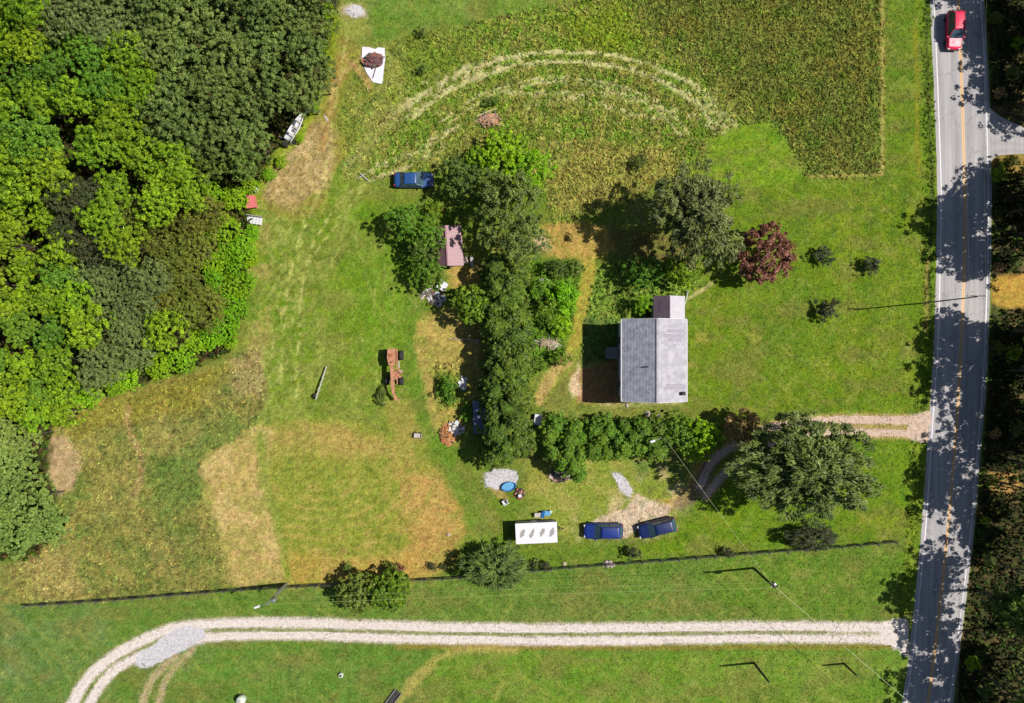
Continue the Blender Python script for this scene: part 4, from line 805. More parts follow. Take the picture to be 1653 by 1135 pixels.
tag(scatter('verge_undergrowth', 9000, (1540, -60, 1720, 1180), .5, .22, .36, 5, east_d, UG2, seed=8), 'leaf litter and low plants under the roadside trees')


# ================================================================== buildings and objects
M_SHING_W = mat('shingle_shaded', alb(186, 188, 198), .85, c2=alb(128, 130, 140), scale=1.7, bump=.6, bscale=14)  # west slope: the shade of the side away from the sun is in this colour
M_SHING_P = mat('shingle_sunlit', alb(200, 196, 203), .85, c2=alb(158, 154, 164), scale=1.4, bump=.4, bscale=14)  # east slope and ridge: same roofing, sunlight painted in as a paler tone
M_SIDE = mat('siding_white', alb(214, 220, 226), .6, var=.05)
M_TRIM = mat('trim_white', alb(226, 224, 232), .5, var=.04)
M_GLASS = mat('window_glass', (.03, .04, .05), .08, spec=.6, var=.1)
M_DARK = mat('dark_rubber', (.018, .018, .02), .8)
M_CONC = mat('concrete', alb(176, 168, 160), .9, c2=alb(140, 134, 128), scale=2, bump=.4)
M_RUST = mat('rusty_paint', alb(190, 112, 76), .75, c2=alb(138, 78, 56), scale=2.5, bump=.3)
M_RUSTP = mat('faded_orange', alb(214, 156, 118), .75, c2=alb(168, 108, 82), scale=3)
M_MAROON = mat('maroon_roof', alb(166, 124, 130), .55, var=.06, scale=1.5)
M_BLUEROOF = mat('slate_blue_roof', alb(112, 116, 150), .6, var=.12, scale=2)
M_WHITE2 = mat('white_paint', alb(236, 234, 238), .45, var=.05, scale=3)
M_OFFW = mat('dirty_white', alb(216, 210, 206), .6, c2=alb(176, 166, 158), scale=3)
M_BLACK = mat('black_paint', (.02, .02, .022), .5)
M_METAL = mat('galvanised', alb(176, 182, 186), .4, metal=.6, var=.1)
M_WOODG = mat('weathered_wood', alb(128, 118, 106), .85, c2=alb(92, 82, 70), scale=4, bump=.4)
M_WOODD = mat('fence_wood', alb(112, 108, 100), .85, c2=alb(72, 66, 58), scale=5, bump=.4)
M_WOODO = mat('orange_wood', alb(214, 152, 88), .85, c2=alb(160, 104, 62), scale=3, bump=.3)
M_BRICK = mat('old_brick', alb(222, 176, 144), .9, c2=alb(150, 106, 84), scale=6, bump=.4)
M_POLE = mat('pole_wood', alb(70, 62, 52), .85, c2=alb(50, 44, 38), scale=3, bump=.3)
M_ASH = mat('char', (.03, .026, .024), .9)
M_REDP = mat('faded_red_plastic', alb(232, 124, 124), .5, var=.12, scale=4)
M_BLUEP = mat('blue_plastic', alb(22, 100, 170), .35, var=.1, scale=3)
M_BLUEL = mat('pool_water', alb(110, 176, 220), .15, var=.1, scale=4)
M_SCRAP = mat('rusted_scrap', alb(132, 90, 92), .85, c2=alb(88, 62, 66), scale=5, bump=.5)
M_TANK = mat('tank_pale', alb(214, 224, 204), .4, var=.06)
M_WIRE = mat('wire', alb(168, 182, 112), .5, var=.05); M_WIRED = mat('dark_wire', (.03, .03, .03), .6)
M_SOOT = mat('roof_dirt', alb(168, 160, 156), .8, var=.1, scale=6)
def gz(px, py): return (gx(px), gy(py), 0)

# --- farmhouse: ridge north-south. Ground footprint from the eave and shadow positions
def gable_roof(mb_, x0, x1, xr, y0, y1, ze, zr, side, rows):
    """one slope of overlapping shingle courses between the eave x and the ridge xr"""
    xe = x0 if side < 0 else x1
    for k in range(rows):
        a = k / rows; b = (k + 1) / rows
        xa = xe + (xr - xe) * a; xb = xe + (xr - xe) * min(b + .25 / rows, 1); za = ze + (zr - ze) * a; zb = ze + (zr - ze) * min(b + .25 / rows, 1)
        t = .035
        vv = [(xa, y0, za + t), (xa, y1, za + t), (xb, y1, zb + .004), (xb, y0, zb + .004), (xa, y0, za - .004), (xa, y1, za - .004)]
        mb_.add(vv, [(0, 1, 2, 3), (4, 5, 1, 0), (0, 3, 4), (1, 5, 2)])
h = thing('farmhouse', 'farmhouse with grey shingled gable roof, dull west slope and pale patched east slope', 'house', (gx(1043), gy(581), 0))
hx0, hx1, hy0, hy1, HE, HR = -3.95, 3.95, -5.0, 5.0, 5.0, 6.9
def wall_boards(x0, x1, y0, y1, z0, z1, name, parent, n=20):
    mb_ = MB(); mb_.box(((x0 + x1) / 2, (y0 + y1) / 2, (z0 + z1) / 2), (x1 - x0, y1 - y0, z1 - z0))
    for k in range(n):
        z = z0 + (z1 - z0) * (k + .12) / n; d = (z1 - z0) / n * .8
        for (a, b, c, e) in ((x0, y0, x1, y0), (x1, y0, x1, y1), (x1, y1, x0, y1), (x0, y1, x0, y0)):
            mb_.box(((a + c) / 2, (b + e) / 2, z + d / 2), (abs(c - a) + .03 if a != c else .03, abs(e - b) + .03 if b != e else .03, d))
    return mb_.build(name, M_SIDE, parent)
wl = wall_boards(hx0 + .35, hx1 - .35, hy0 + .3, hy1 - .3, .35, HE - .02, 'wall', h, 24)
m_ = MB(); m_.box((0, 0, .17), (hx1 - hx0 - .6, hy1 - hy0 - .5, .36)); m_.build('foundation', M_CONC, h)
m_ = MB()
for y in (hy0 + .3, hy1 - .3):
    for s_ in (-1, 1): pass
    m_.add([(hx0 + .35, y, HE - .05), (hx1 - .35, y, HE - .05), (0, y, HR - .12), (hx0 + .35, y + .05 * (1 if y < 0 else -1), HE - .05), (hx1 - .35, y + .05 * (1 if y < 0 else -1), HE - .05), (0, y + .05 * (1 if y < 0 else -1), HR - .12)], [(0, 1, 2), (5, 4, 3), (0, 3, 4, 1), (1, 4, 5, 2), (2, 5, 3, 0)])
m_.build('gable', M_SIDE, h)
m_ = MB(); gable_roof(m_, hx0, hx1, 0, hy0, hy1, HE, HR, -1, 24); ro = m_.build('roof', M_SHING_W, h); ro['label'] = 'grey west roof slope, painted duller as the shaded side'
m_ = MB(); gable_roof(m_, hx0, hx1, 0, hy0, hy1, HE, HR, 1, 24); ro2 = m_.build('roof', M_SHING_P, h); ro2['label'] = 'grey east roof slope, painted paler as the sunlit side'
m_ = MB(); m_.bar((0, hy0, HR + .03), (0, hy1, HR + .03), .26, .05); m_.build('ridge_cap', M_SHING_P, h)
m_ = MB()
for x in (hx0 - .06, hx1 + .06): m_ = MB(); m_.box((x, 0, HE - .05), (.1, hy1 - hy0 - .02, .14)); m_.build('gutter', M_TRIM, h)
m_ = MB(); zs = lambda x: HE + (HR - HE) * (1 - abs(x) / hx1)
for y in (hy0 - .03, hy1 + .03):
    for s_ in (-1, 1): m_ = MB(); m_.bar((s_ * hx1, y, HE - .02), (s_ * .03, y, HR - .03), .05, .18); m_.build('bargeboard', M_TRIM, h)
M_PATCH = mat('shingle_patch', alb(164, 158, 170), .85, var=.08, scale=2)
def patch_on(x0, x1, y0, y1):
    m2 = MB(); t = .06
    m2.add([(x0, y0, zs(x0) + t), (x1, y0, zs(x1) + t), (x1, y1, zs(x1) + t), (x0, y1, zs(x0) + t), (x0, y0, zs(x0)), (x1, y0, zs(x1)), (x1, y1, zs(x1)), (x0, y1, zs(x0))], [(0, 1, 2, 3), (4, 5, 1, 0), (5, 6, 2, 1), (6, 7, 3, 2), (7, 4, 0, 3)])
    return m2.build('roof_patch', M_PATCH, ro2)
for q_ in ((1.3, 3.6, 3.35, 3.75), (1.0, 3.6, 2.75, 3.2), (1.5, 3.3, 2.3, 2.7), (1.2, 3.6, -3.1, -2.85), (1.0, 3.7, -3.45, -3.15)): patch_on(*q_)
m_ = MB(); m_.cyl((-1.1, -.75, zs(1.1) + .2), .09, .55, 10); m_.build('vent_pipe', M_BLACK, ro)
m_ = MB(); m_.box((hx1 - .55, hy0 + 1.0, HE + .5), (.42, .42, .8)); ch = m_.build('chimney', M_ASH, ro2)
for (x, y, wx, wy, z) in ((hx0 + .32, 2.5, .06, .9, 3.9), (hx0 + .32, -.2, .06, .9, 3.9), (hx0 + .32, -3, .06, .9, 3.9), (hx0 + .32, 2.5, .06, .9, 1.5), (hx0 + .32, -3, .06, .9, 1.5), (-1.8, hy0 + .27, .9, .06, 1.5), (1.8, hy0 + .27, .9, .06, 1.5), (0, hy0 + .27, .9, .06, 3.9), (hx1 - .32, 2.4, .06, .9, 1.5), (hx1 - .32, -2.4, .06, .9, 1.5)):
    m2 = MB(); m2.box((x, y, z), (wx + .04, wy + .2 if wx < .1 else .1, 1.5) if wx < .1 else (wx + .2, .1, 1.5)); f = m2.build('window', M_TRIM, h)
    sx = -.04 if x < -2 else (.04 if x > 3 else 0); sy = -.04 if y < -4 else 0
    m2 = MB(); m2.box((x + sx, y + sy, z), (wx, wy, 1.3) if wx < .1 else (wx, .06, 1.3)); m2.build('pane', M_GLASS, f)
m2 = MB(); m2.box((hx0 + .31, .9, 1.38), (.09, .95, 2.05)); dd_ = m2.build('door', M_MAROON, h); m2 = MB(); m2.box((hx0 + .24, 1.25, 1.35), (.06, .05, .12)); m2.build('handle', M_METAL, dd_)
m2 = MB(); m2.box((hx0 - .35, .9, .28), (1.2, 1.5, .14)); m2.box((hx0 - 1.1, .9, .12), (.4, 1.4, .16)); m2.build('doorstep', M_CONC, h)
# wing
wx0, wx1, wxr = gx(1048) - gx(1043), gx(1096.5) - gx(1043), gx(1070.5) - gx(1043); wy0, wy1 = 5.05, gy(481) - gy(581)
wall_boards(wx0 + .25, wx1 - .2, wy0 - .4, wy1 - .2, .25, 2.75, 'wing_wall', h, 12)
m_ = MB(); gable_roof(m_, wx0, wx1, wxr, wy0, wy1, 2.8, 3.9, -1, 10); a_r = m_.build('wing_roof', mat('shingle_brown_shaded', alb(124, 106, 122), .85, c2=alb(100, 82, 96), scale=1.5, bump=.5), h); a_r['label'] = 'purple-brown west slope of the wing, painted darker as the shaded side'  # wing slope facing away from the sun, its shade painted into the shingle colour
m_ = MB(); gable_roof(m_, wx0, wx1, wxr, wy0, wy1, 2.8, 3.9, 1, 10); b_r = m_.build('wing_roof', mat('shingle_sunlit2', alb(198, 194, 202), .8, var=.06, scale=1.5), h); b_r['label'] = 'east slope of the wing, painted pale as the sunlit side'  # sun-facing wing slope, brightness painted into the shingle colour
m_ = MB(); m_.add([(wx0 + .25, wy1 - .2, 2.7), (wx1 - .2, wy1 - .2, 2.7), (wxr, wy1 - .2, 3.8), (wx0 + .25, wy1 - .26, 2.7), (wx1 - .2, wy1 - .26, 2.7), (wxr, wy1 - .26, 3.8)], [(0, 1, 2), (5, 4, 3), (0, 1, 4, 3)]); m_.build('gable', M_SIDE, h)
m_ = MB(); m_.tube([(wx1 + .02, wy1 - 1.0, 2.6), (wx1 + .5, wy1 - .3, 1.6), (wx1 + 1.1, wy1 + .9, .1)], .06, 6); m_.build('downpipe', M_TRIM, h)

# --- maroon shed
s0 = thing('garden_shed', 'small shed with maroon metal roof, tree shade on its north end', 'shed', (gx(728), gy(402), 0), R(3.5))
m_ = MB(); m_.box((0, 0, 1.2), (2.5, 4.5, 2.4)); m_.build('wall', M_WOODG, s0)
def metal_slope(x0, z0, x1, z1, y0, y1, n, mt, name, par):
    m2 = MB(); m2.add([(x0, y0, z0), (x1, y0, z1), (x1, y1, z1), (x0, y1, z0), (x0, y0, z0 - .04), (x1, y0, z1 - .04), (x1, y1, z1 - .04), (x0, y1, z0 - .04)], [(0, 1, 2, 3), (7, 6, 5, 4), (4, 5, 1, 0), (5, 6, 2, 1), (6, 7, 3, 2), (7, 4, 0, 3)])
    for k in range(n + 1): y = y0 + (y1 - y0) * k / n; m2.bar((x0, y, z0 + .015), (x1, y, z1 + .015), .05, .05)
    return m2.build(name, mt, par)
metal_slope(-1.55, 2.3, -.3, 2.95, -2.5, 2.5, 12, mat('maroon_shaded_slope', alb(128, 94, 104), .55, var=.06), 'roof', s0)['label'] = 'west slope, painted dark as the shaded side'  # same maroon metal, darkened in its colour as the shaded slope
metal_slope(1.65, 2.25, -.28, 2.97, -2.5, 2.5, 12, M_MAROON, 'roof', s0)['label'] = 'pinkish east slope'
m_ = MB(); m_.box((.2, -2.27, 1.0), (.9, .06, 1.9)); m_.build('door', M_WHITE2, s0)
m_ = MB(); m_.bar((-.29, -2.52, 3.0), (-.29, 2.52, 3.0), .18, .04); m_.build('ridge_cap', M_MAROON, s0)
# --- low blue-grey shed
s1 = thing('low_shed', 'low lean-to shed with slate-blue roof half under the cedar row', 'shed', (gx(777), gy(671), 0), R(1.5))
m_ = MB(); m_.box((0, 0, .95), (1.5, 3.7, 1.9)); m_.build('wall', M_WOODD, s1)
metal_slope(-.95, 1.95, .95, 2.3, -2.05, 2.05, 10, M_BLUEROOF, 'roof', s1)
m_ = MB(); m_.box((-.77, 0, .9), (.05, .9, 1.7)); m_.build('door', M_WOODG, s1)

# --- white box trailer
t0 = thing('box_trailer', 'white flat-roofed box trailer with four smudges on its roof', 'trailer', (gx(865), gy(854), 0), R(2.5))
m_ = MB(); m_.box((0, 0, 1.15), (5.15, 2.45, 1.5)); m_.build('body', M_OFFW, t0)
m_ = MB(); m_.box((0, 0, 1.94), (5.25, 2.6, .08)); rf = m_.build('roof', M_WHITE2, t0)
for k, x in enumerate((-1.75, -.55, .7, 1.95)):
    m2 = MB(); r_ = random.Random(k + 3); pts = [(x + .3 * math.cos(a) * r_.uniform(.5, 1.3) + .22 * math.sin(a), .62 * math.sin(a) * r_.uniform(.7, 1.1), 0) for a in [2 * math.pi * j / 14 for j in range(14)]]
    m2.add([(p[0], p[1], 1.984) for p in pts] + [(p[0], p[1], 1.975) for p in pts], [tuple(range(14))] + [(j, (j + 1) % 14, 14 + (j + 1) % 14, 14 + j) for j in range(14)])
    m2.build('dirt_smudge', M_SOOT, rf)
def wheel(par, loc, r=.36, wd=.24, axis_='Y', rimmat=None):
    m2 = MB(); prof = [(r * .62, -wd / 2), (r * .95, -wd / 2), (r, -wd * .3), (r, wd * .3), (r * .95, wd / 2), (r * .62, wd / 2)]
    m2.m = Matrix.Rotation(R(90), 4, 'X' if axis_ == 'Y' else 'Y'); m2.lathe(prof, 20); ty = m2.build('wheel', M_DARK, par, loc=loc)
    m2 = MB(); m2.m = Matrix.Rotation(R(90), 4, 'X' if axis_ == 'Y' else 'Y'); m2.lathe([(r * .6, -wd * .38), (r * .2, -wd * .46), (r * .2, wd * .46), (r * .6, wd * .38)], 14); m2.build('rim', rimmat or M_METAL, ty)
    return ty
for x in (-.45, .45):
    for y in (-1.2, 1.2): wheel(t0, (x, y, .34), .34, .2)
m_ = MB(); m_.bar((2.55, .5, .5), (3.5, 0, .5), .08); m_.bar((2.55, -.5, .5), (3.5, 0, .5), .08); m_.box((3.5, 0, .5), (.25, .12, .12)); m_.build('drawbar', M_BLACK, t0)
m_ = MB(); m_.box((-.3, 1.26, 1.1), (.8, .05, 1.3)); m_.build('door', M_WHITE2, t0)

# --- cars
def sec(x, hw, z0, z1, rr=.18, tuck=.9):
    """closed cross-section ring of a car body at station x"""
    out = [];
    zz = [(-hw * .82, z0), (-hw * .97, z0 + .12), (-hw, z0 + (z1 - z0) * .45), (-hw * .985, z0 + (z1 - z0) * .75), (-hw * tuck, z1 - .05), (-hw * tuck * .82, z1), (-hw * .35, z1 + .025)]
    ring = zz + [(-y, z) for y, z in reversed(zz)]
    return [(x, y, z) for y, z in ring]
def car(name, label, px, py, ang, paint, L=4.9, W=1.9, Hh=1.7, style='suv', group=None):
    c = thing(name, label, 'car', (gx(px), gy(py), 0), R(ang), group)
    hw = W / 2; a = L / 2; z0 = .28; belt = 1.0 if style != 'sedan' else .92
    st = [(-a, .80, .42, .72), (-a + .06, .90, .34, .86), (-a + .35, .97, z0, belt), (-a + .9, 1, z0, belt + .02), (0, 1, z0, belt + .03), (a - 1.4, 1, z0, belt), (a - .8, .985, z0, belt - .06), (a - .3, .93, z0, belt - .16), (a - .05, .84, .34, belt - .28), (a, .74, .40, .66)]
    m2 = MB(); m2.loft([sec(x, hw * k, lo, hi) for x, k, lo, hi in st]); body = m2.build('body', paint, c, smooth=True)
    if style == 'suv': xs = (-a + .12, -a + .55, a - 2.05, a - 1.25)
    elif style == 'sedan': xs = (-a + .75, -a + 1.35, a - 2.05, a - 1.2)
    else: xs = (-a + .2, -a + .8, a - 2.2, a - 1.3)
    xb, xr0, xr1, xf = xs; ty = hw * .74; by = hw * .93
    # pillars and glass as separate pieces of the cabin
    def quad(p, n_, mt_, par=c, th=.02):
        m3 = MB(); p = [Vector(v) for v in p]; nn_ = (p[1] - p[0]).cross(p[2] - p[0]).normalized() * th
        m3.add(p + [v - nn_ for v in p], [(0, 1, 2, 3), (7, 6, 5, 4), (4, 5, 1, 0), (5, 6, 2, 1), (6, 7, 3, 2), (7, 4, 0, 3)]); return m3.build(n_, mt_, par)
    zb = belt + .03; zt = Hh - .06
    quad([(xf, -by * .92, zb - .02), (xf, by * .92, zb - .02), (xr1, ty * .96, zt), (xr1, -ty * .96, zt)], 'windshield', M_GLASSC)
    quad([(xb, by * .88, zb), (xb, -by * .88, zb), (xr0, -ty * .94, zt), (xr0, ty * .94, zt)], 'rear_window', M_GLASSC)
    for s_ in (-1, 1):
        quad([(xf - .05, s_ * by, zb), (xb + .05, s_ * by, zb), (xr0, s_ * ty, zt), (xr1, s_ * ty, zt)][::s_], 'side_window', M_GLASSC)
        for (xx, xt) in ((xf, xr1), ((xf + xb) / 2, (xr0 + xr1) / 2), (xb, xr0)):
            m3 = MB(); m3.bar((xx, s_ * by * 1.0, zb - .03), (xt, s_ * ty * 1.0, zt + .02), .07, .05); m3.build('pillar', paint, c)
    m3 = MB(); n_ = 9; secs = []
    for k in range(n_):
        t = k / (n_ - 1); x = xr0 + (xr1 - xr0) * t; zc = Hh + .05 * math.sin(math.pi * t); wq = ty * (.97 + .04 * math.sin(math.pi * t))
        secs.append([(x, -wq, zt), (x, -wq * .96, zt + .05), (x, -wq * .7, zc - .005), (x, 0, zc + .015), (x, wq * .7, zc - .005), (x, wq * .96, zt + .05), (x, wq, zt), (x, 0, zt - .01)])
    m3.loft(secs); m3.build('roof', paint, c, smooth=True)
    if style == 'suv':
        for s_ in (-1, 1): m3 = MB(); m3.bar((xr0 + .15, s_ * ty * .82, Hh + .06), (xr1 - .1, s_ * ty * .82, Hh + .06), .05, .04); m3.build('roof_rail', M_BLACK, c)
    m3 = MB(); m3.add([(xf - .02, -hw * .8, belt + .028), (xf - .02, hw * .8, belt + .028), (a - .3, hw * .72, belt - .12), (a - .3, -hw * .72, belt - .12), (xf - .02, -hw * .8, belt - .1), (xf - .02, hw * .8, belt - .1), (a - .3, hw * .72, belt - .3), (a - .3, -hw * .72, belt - .3)], [(3, 2, 1, 0), (4, 5, 1, 0), (5, 6, 2, 1), (6, 7, 3, 2), (7, 4, 0, 3)]); m3.build('hood', paint, c)
    for s_ in (-1, 1):
        for x in (-a + .88, a - .92): wheel(c, (x, s_ * (hw - .12), .35), .35, .23)
        m3 = MB(); m3.box((a - .1, s_ * hw * .62, .66), (.16, .36, .16), rz=-s_ * .3); m3.build('headlight', M_TRIM, c)
        m3 = MB(); m3.box((-a + .05, s_ * hw * .72, .82), (.1, .24, .24)); m3.build('taillight', M_REDL, c)
        m3 = MB(); m3.box((xf - .15, s_ * (hw + .08), zb + .05), (.14, .2, .13)); m3.build('mirror', paint, c)
    m3 = MB(); m3.box((a - .02, 0, .42), (.12, W * .72, .2)); m3.box((-a + .02, 0, .42), (.12, W * .72, .2)); m3.build('bumper', M_BLACK, c)
    return c
M_GLASSC = mat('car_glass', (.035, .07, .09), .08, spec=.8, var=.3, scale=1.5); M_REDL = mat('taillight_red', (.35, .01, .01), .3)  # car glass: base colour lifted to blue in place of reflected sky
def paint(n, c): return mat(n, c, .38, metal=.0, spec=.4, var=.05, coat=.35, scale=.8)
M_BLUE1 = paint('bright_blue_paint', (.004, .018, .13)); M_BLUE2 = paint('dark_blue_paint', (.003, .012, .065)); M_BLUE3 = paint('mid_blue_paint', (.012, .05, .16)); M_RED = paint('red_paint', (.5, .004, .05))
car('parked_car', 'bright blue car parked beside the white trailer, left of a darker one', 973, 855, 180, M_BLUE1, 5.0, 2.05, 1.7)
car('parked_car', 'dark blue car parked askew on the pale dirt, right of a brighter blue one', 1059, 850, 194, M_BLUE2, 4.9, 1.95, 1.65)
car('parked_car', 'lone mid-blue car parked in the grass above the shed grove', 669, 292.5, 0, M_BLUE3, 5.0, 1.95, 1.5, 'sedan')
car('red_car', 'red car driving south in the west lane of the road', 1535, 53, -91, M_RED, 4.9, 2.0, 1.8)

# --- rusty road grader
g0 = thing('road_grader', 'long rusty orange grader standing at the edge of the meadow', 'machine', (gx(639), gy(603), 0), R(0))
def MBx(): return MB()
m_ = MB(); m_.loft([[(-.75, 3.2, .9), (.15, 3.2, .9), (.15, 3.2, 1.75), (-.75, 3.2, 1.75)], [(-.8, 2.0, .9), (.2, 2.0, .9), (.2, 2.0, 1.9), (-.8, 2.0, 1.9)], [(-.65, 1.1, .9), (.1, 1.1, .9), (.05, 1.1, 1.8), (-.6, 1.1, 1.8)]]); bd = m_.build('engine_housing', M_RUSTP, g0)
m_ = MB(); m_.box((-.3, 2.35, 1.93), (.4, .5, .1)); m_.cyl((-.05, 1.5, 2.05), .06, .6, 8); m_.build('exhaust', M_RUST, bd)
m_ = MB(); m_.bar((-.25, 1.2, 1.5), (-.1, -1.6, 1.7), .42, .3); m_.bar((-.1, -1.5, 1.7), (-.05, -2.6, 1.35), .36, .28); m_.bar((-.05, -2.5, 1.3), (.25, -3.2, .95), .26, .22); m_.build('main_beam', M_RUSTP, g0)
m_ = MB(); m_.bar((.35, 3.3, 1.2), (.38, -1.4, 1.15), .12, .12); m_.bar((.0, 3.3, 1.2), (.02, 1.2, 1.2), .1, .1)
for k in range(7): m_.bar((0, 3.1 - k * .62, 1.15), (.38, 3.1 - k * .62, 1.15), .09, .09)
m_.build('side_frame', M_RUSTP, g0)
m_ = MB(); m_.bar((-.2, -3.35, .7), (.65, -3.35, .7), .16, .16); m_.bar((.25, -3.1, .75), (.25, -3.4, .7), .12, .12); m_.build('front_axle', M_RUSTP, g0)
m_ = MB(); m_.loft([[(-.85 + .14 * math.sin(t * 3) , -.9 + .0, .3 + .7 * t), (-.80 + .14 * math.sin(t * 3), -.9, .3 + .7 * t), (1.05 + .14 * math.sin(t * 3), .2, .3 + .7 * t), (1.0 + .14 * math.sin(t * 3), .25, .3 + .7 * t)] for t in (0, .25, .5, .75, 1)]); m_.build('blade', M_RUST, g0)
m_ = MB(); m_.lathe([(.5, 0), (.55, .04), (.55, .12), (.5, .16)], 20, (.1, -.2, 1.1)); m_.bar((.1, -.7, 1.3), (.75, .9, 1.3), .12); m_.bar((.7, .2, 1.4), (.95, .2, 1.4), .3, .25); m_.bar((.6, -.4, 1.35), (.9, -.35, 1.35), .25, .2); m_.build('turntable', M_RUSTP, g0)
m_ = MB(); m_.box((.62, 1.2, 1.3), (.12, .9, .12)); m_.box((.75, .3, 1.1), (.5, .3, .3)); m_.build('control_box', M_OFFW, g0)
for (x, y, r_) in ((-.95, 2.3, .62), (.85, 2.35, .62), (-.95, -.95, .52), (.85, -.95, .52)): wheel(g0, (x, y, r_), r_, .4, 'X', M_RUST)
# --- white four-bottom plough
p0 = thing('plough', 'narrow white plough with four shares lying on the meadow', 'plough', (gx(520), gy(619), 0), R(-17))
m_ = MB(); m_.bar((0, 2.3, .4), (0, -2.1, .7), .12, .14); m_.build('beam', M_OFFW, p0)
for k in range(4):
    y = .55 - k * .82; m2 = MB(); m2.loft([[(-.34, y - .28, .05), (-.3, y - .3, .08), (.14, y + .28, .1), (.1, y + .3, .05)], [(-.2, y - .24, .4), (-.16, y - .26, .4), (.16, y + .2, .42), (.12, y + .22, .4)], [(-.06, y - .16, .68), (-.02, y - .18, .68), (.14, y + .1, .66), (.1, y + .12, .66)]]); m2.build('share', M_TANK, p0)
m_ = MB(); m_.cyl((-.42, -1.75, .3), .3, .12, 16, 'X'); m_.build('tail_wheel', M_DARK, p0)
# --- small cart
c0 = thing('garden_cart', 'tiny grey two-wheeled cart on the lawn left of the burn pile', 'cart', (gx(675), gy(702.5), 0), R(-4))
m_ = MB(); m_.box((0, 0, .38), (.95, .5, .06)); m_.box((0, .26, .5), (.95, .04, .2)); m_.box((0, -.26, .5), (.95, .04, .2)); m_.box((.47, 0, .5), (.04, .5, .2)); m_.build('tray', M_OFFW, c0)
m_ = MB(); m_.bar((-.45, 0, .4), (-1.05, 0, .5), .05); m_.build('handle', M_BLACK, c0)
for x in (-.3, .3):
    for y in (-.32, .32): wheel(c0, (x, y, .17), .17, .1)
# --- white slab with scrap heap
sl = [(585, 76), (598, 77), (606, 80), (610, 77), (621, 78), (622, 95), (620, 110), (618, 130), (616, 136), (602, 133), (592, 118), (584, 100)]
m_ = MB(); n_ = len(sl); r_ = random.Random(2)
m_.add([(gx(x), gy(y), .10) for x, y in sl] + [(gx(x), gy(y), .0) for x, y in sl], [tuple(range(n_))] + [(k, (k + 1) % n_, n_ + (k + 1) % n_, n_ + k) for k in range(n_)])
tag(m_.build('slab', mat('slab_white', alb(236, 236, 246), .7, var=.08, scale=1)), 'angular white slab lying in the grass under a dark red scrap heap', 'slab')
def heap(name, label, cat, px, py, rx, ry, hgt, mats_, n, kinds=('plank', 'chunk'), seed=1, ln=(.4, 1.1), group=None, z0=0.0):
    root = thing(name, label, cat, (gx(px), gy(py), z0), 0, group); r = random.Random(seed)
    m2 = MB(); secs = []
    for (q_, z_) in ((1, 0), (.8, hgt * .4), (.5, hgt * .75), (.15, hgt * .9)):
        secs.append([(rx * q_ * math.cos(a) * r.uniform(.8, 1.1), ry * q_ * math.sin(a) * r.uniform(.8, 1.1), z_ * r.uniform(.8, 1.15)) for a in [2 * math.pi * j / 16 for j in range(16)]])
    m2.loft(secs); m2.build('base', mats_[0], root)
    for k in range(n):
        a = r.uniform(0, 6.28); d = math.sqrt(r.random()) * .95; x = rx * d * math.cos(a); y = ry * d * math.sin(a); z = hgt * (1 - d * .8) * .9 + .06; kd = r.choice(kinds); m3 = MB()
        if kd == 'plank': L = r.uniform(*ln); t = r.uniform(0, 3.14); dz = r.uniform(-.15, .15); m3.bar((x - L / 2 * math.cos(t), y - L / 2 * math.sin(t), max(z - dz, .05)), (x + L / 2 * math.cos(t), y + L / 2 * math.sin(t), max(z + dz, .05)), r.uniform(.08, .18), .05)
        elif kd == 'branch': L = r.uniform(*ln); t = r.uniform(0, 3.14); m3.tube([(x - L / 2 * math.cos(t), y - L / 2 * math.sin(t), max(z - .05, .05)), (x, y, z + r.uniform(.0, .15)), (x + L / 2 * math.cos(t), y + L / 2 * math.sin(t), z)], [.05, .04, .02], 6)
        elif kd == 'brick': m3.box((x, y, z), (.22, .11, .08), rz=r.uniform(0, 3), rx=r.uniform(-.4, .4))
        elif kd == 'sheet': m3.box((x, y, z), (r.uniform(.4, .9), r.uniform(.3, .6), .03), rz=r.uniform(0, 3), rx=r.uniform(-.25, .25))
        else: m3.box((x, y, z), (r.uniform(.2, .45), r.uniform(.2, .4), r.uniform(.12, .3)), rz=r.uniform(0, 3), rx=r.uniform(-.4, .4), taper=.8)
        m3.build(kd, r.choice(mats_[1:] or mats_), root)
    return root
heap('scrap_heap', 'dark red-brown scrap heap piled on the white slab', 'heap', 603.5, 98, 1.4, 1.05, .75, [M_SCRAP, M_SCRAP, M_SCRAP, M_WOODG, M_RUST], 42, ('plank', 'chunk', 'sheet'), 4, (.4, 1.0), z0=.1)
m_ = MB(); m_.bar((gx(607), gy(110), .15), (gx(602), gy(127), .13), .1, .05); tag(m_.build('plank', M_SCRAP), 'short dark plank on the lower part of the white slab', 'plank')
m_ = MB(); m_.bar((gx(524), gy(187), .04), (gx(530), gy(196), .04), .22, .05); tag(m_.build('board', M_OFFW), 'loose pale board on the worn strip right of the boat trailer', 'board')
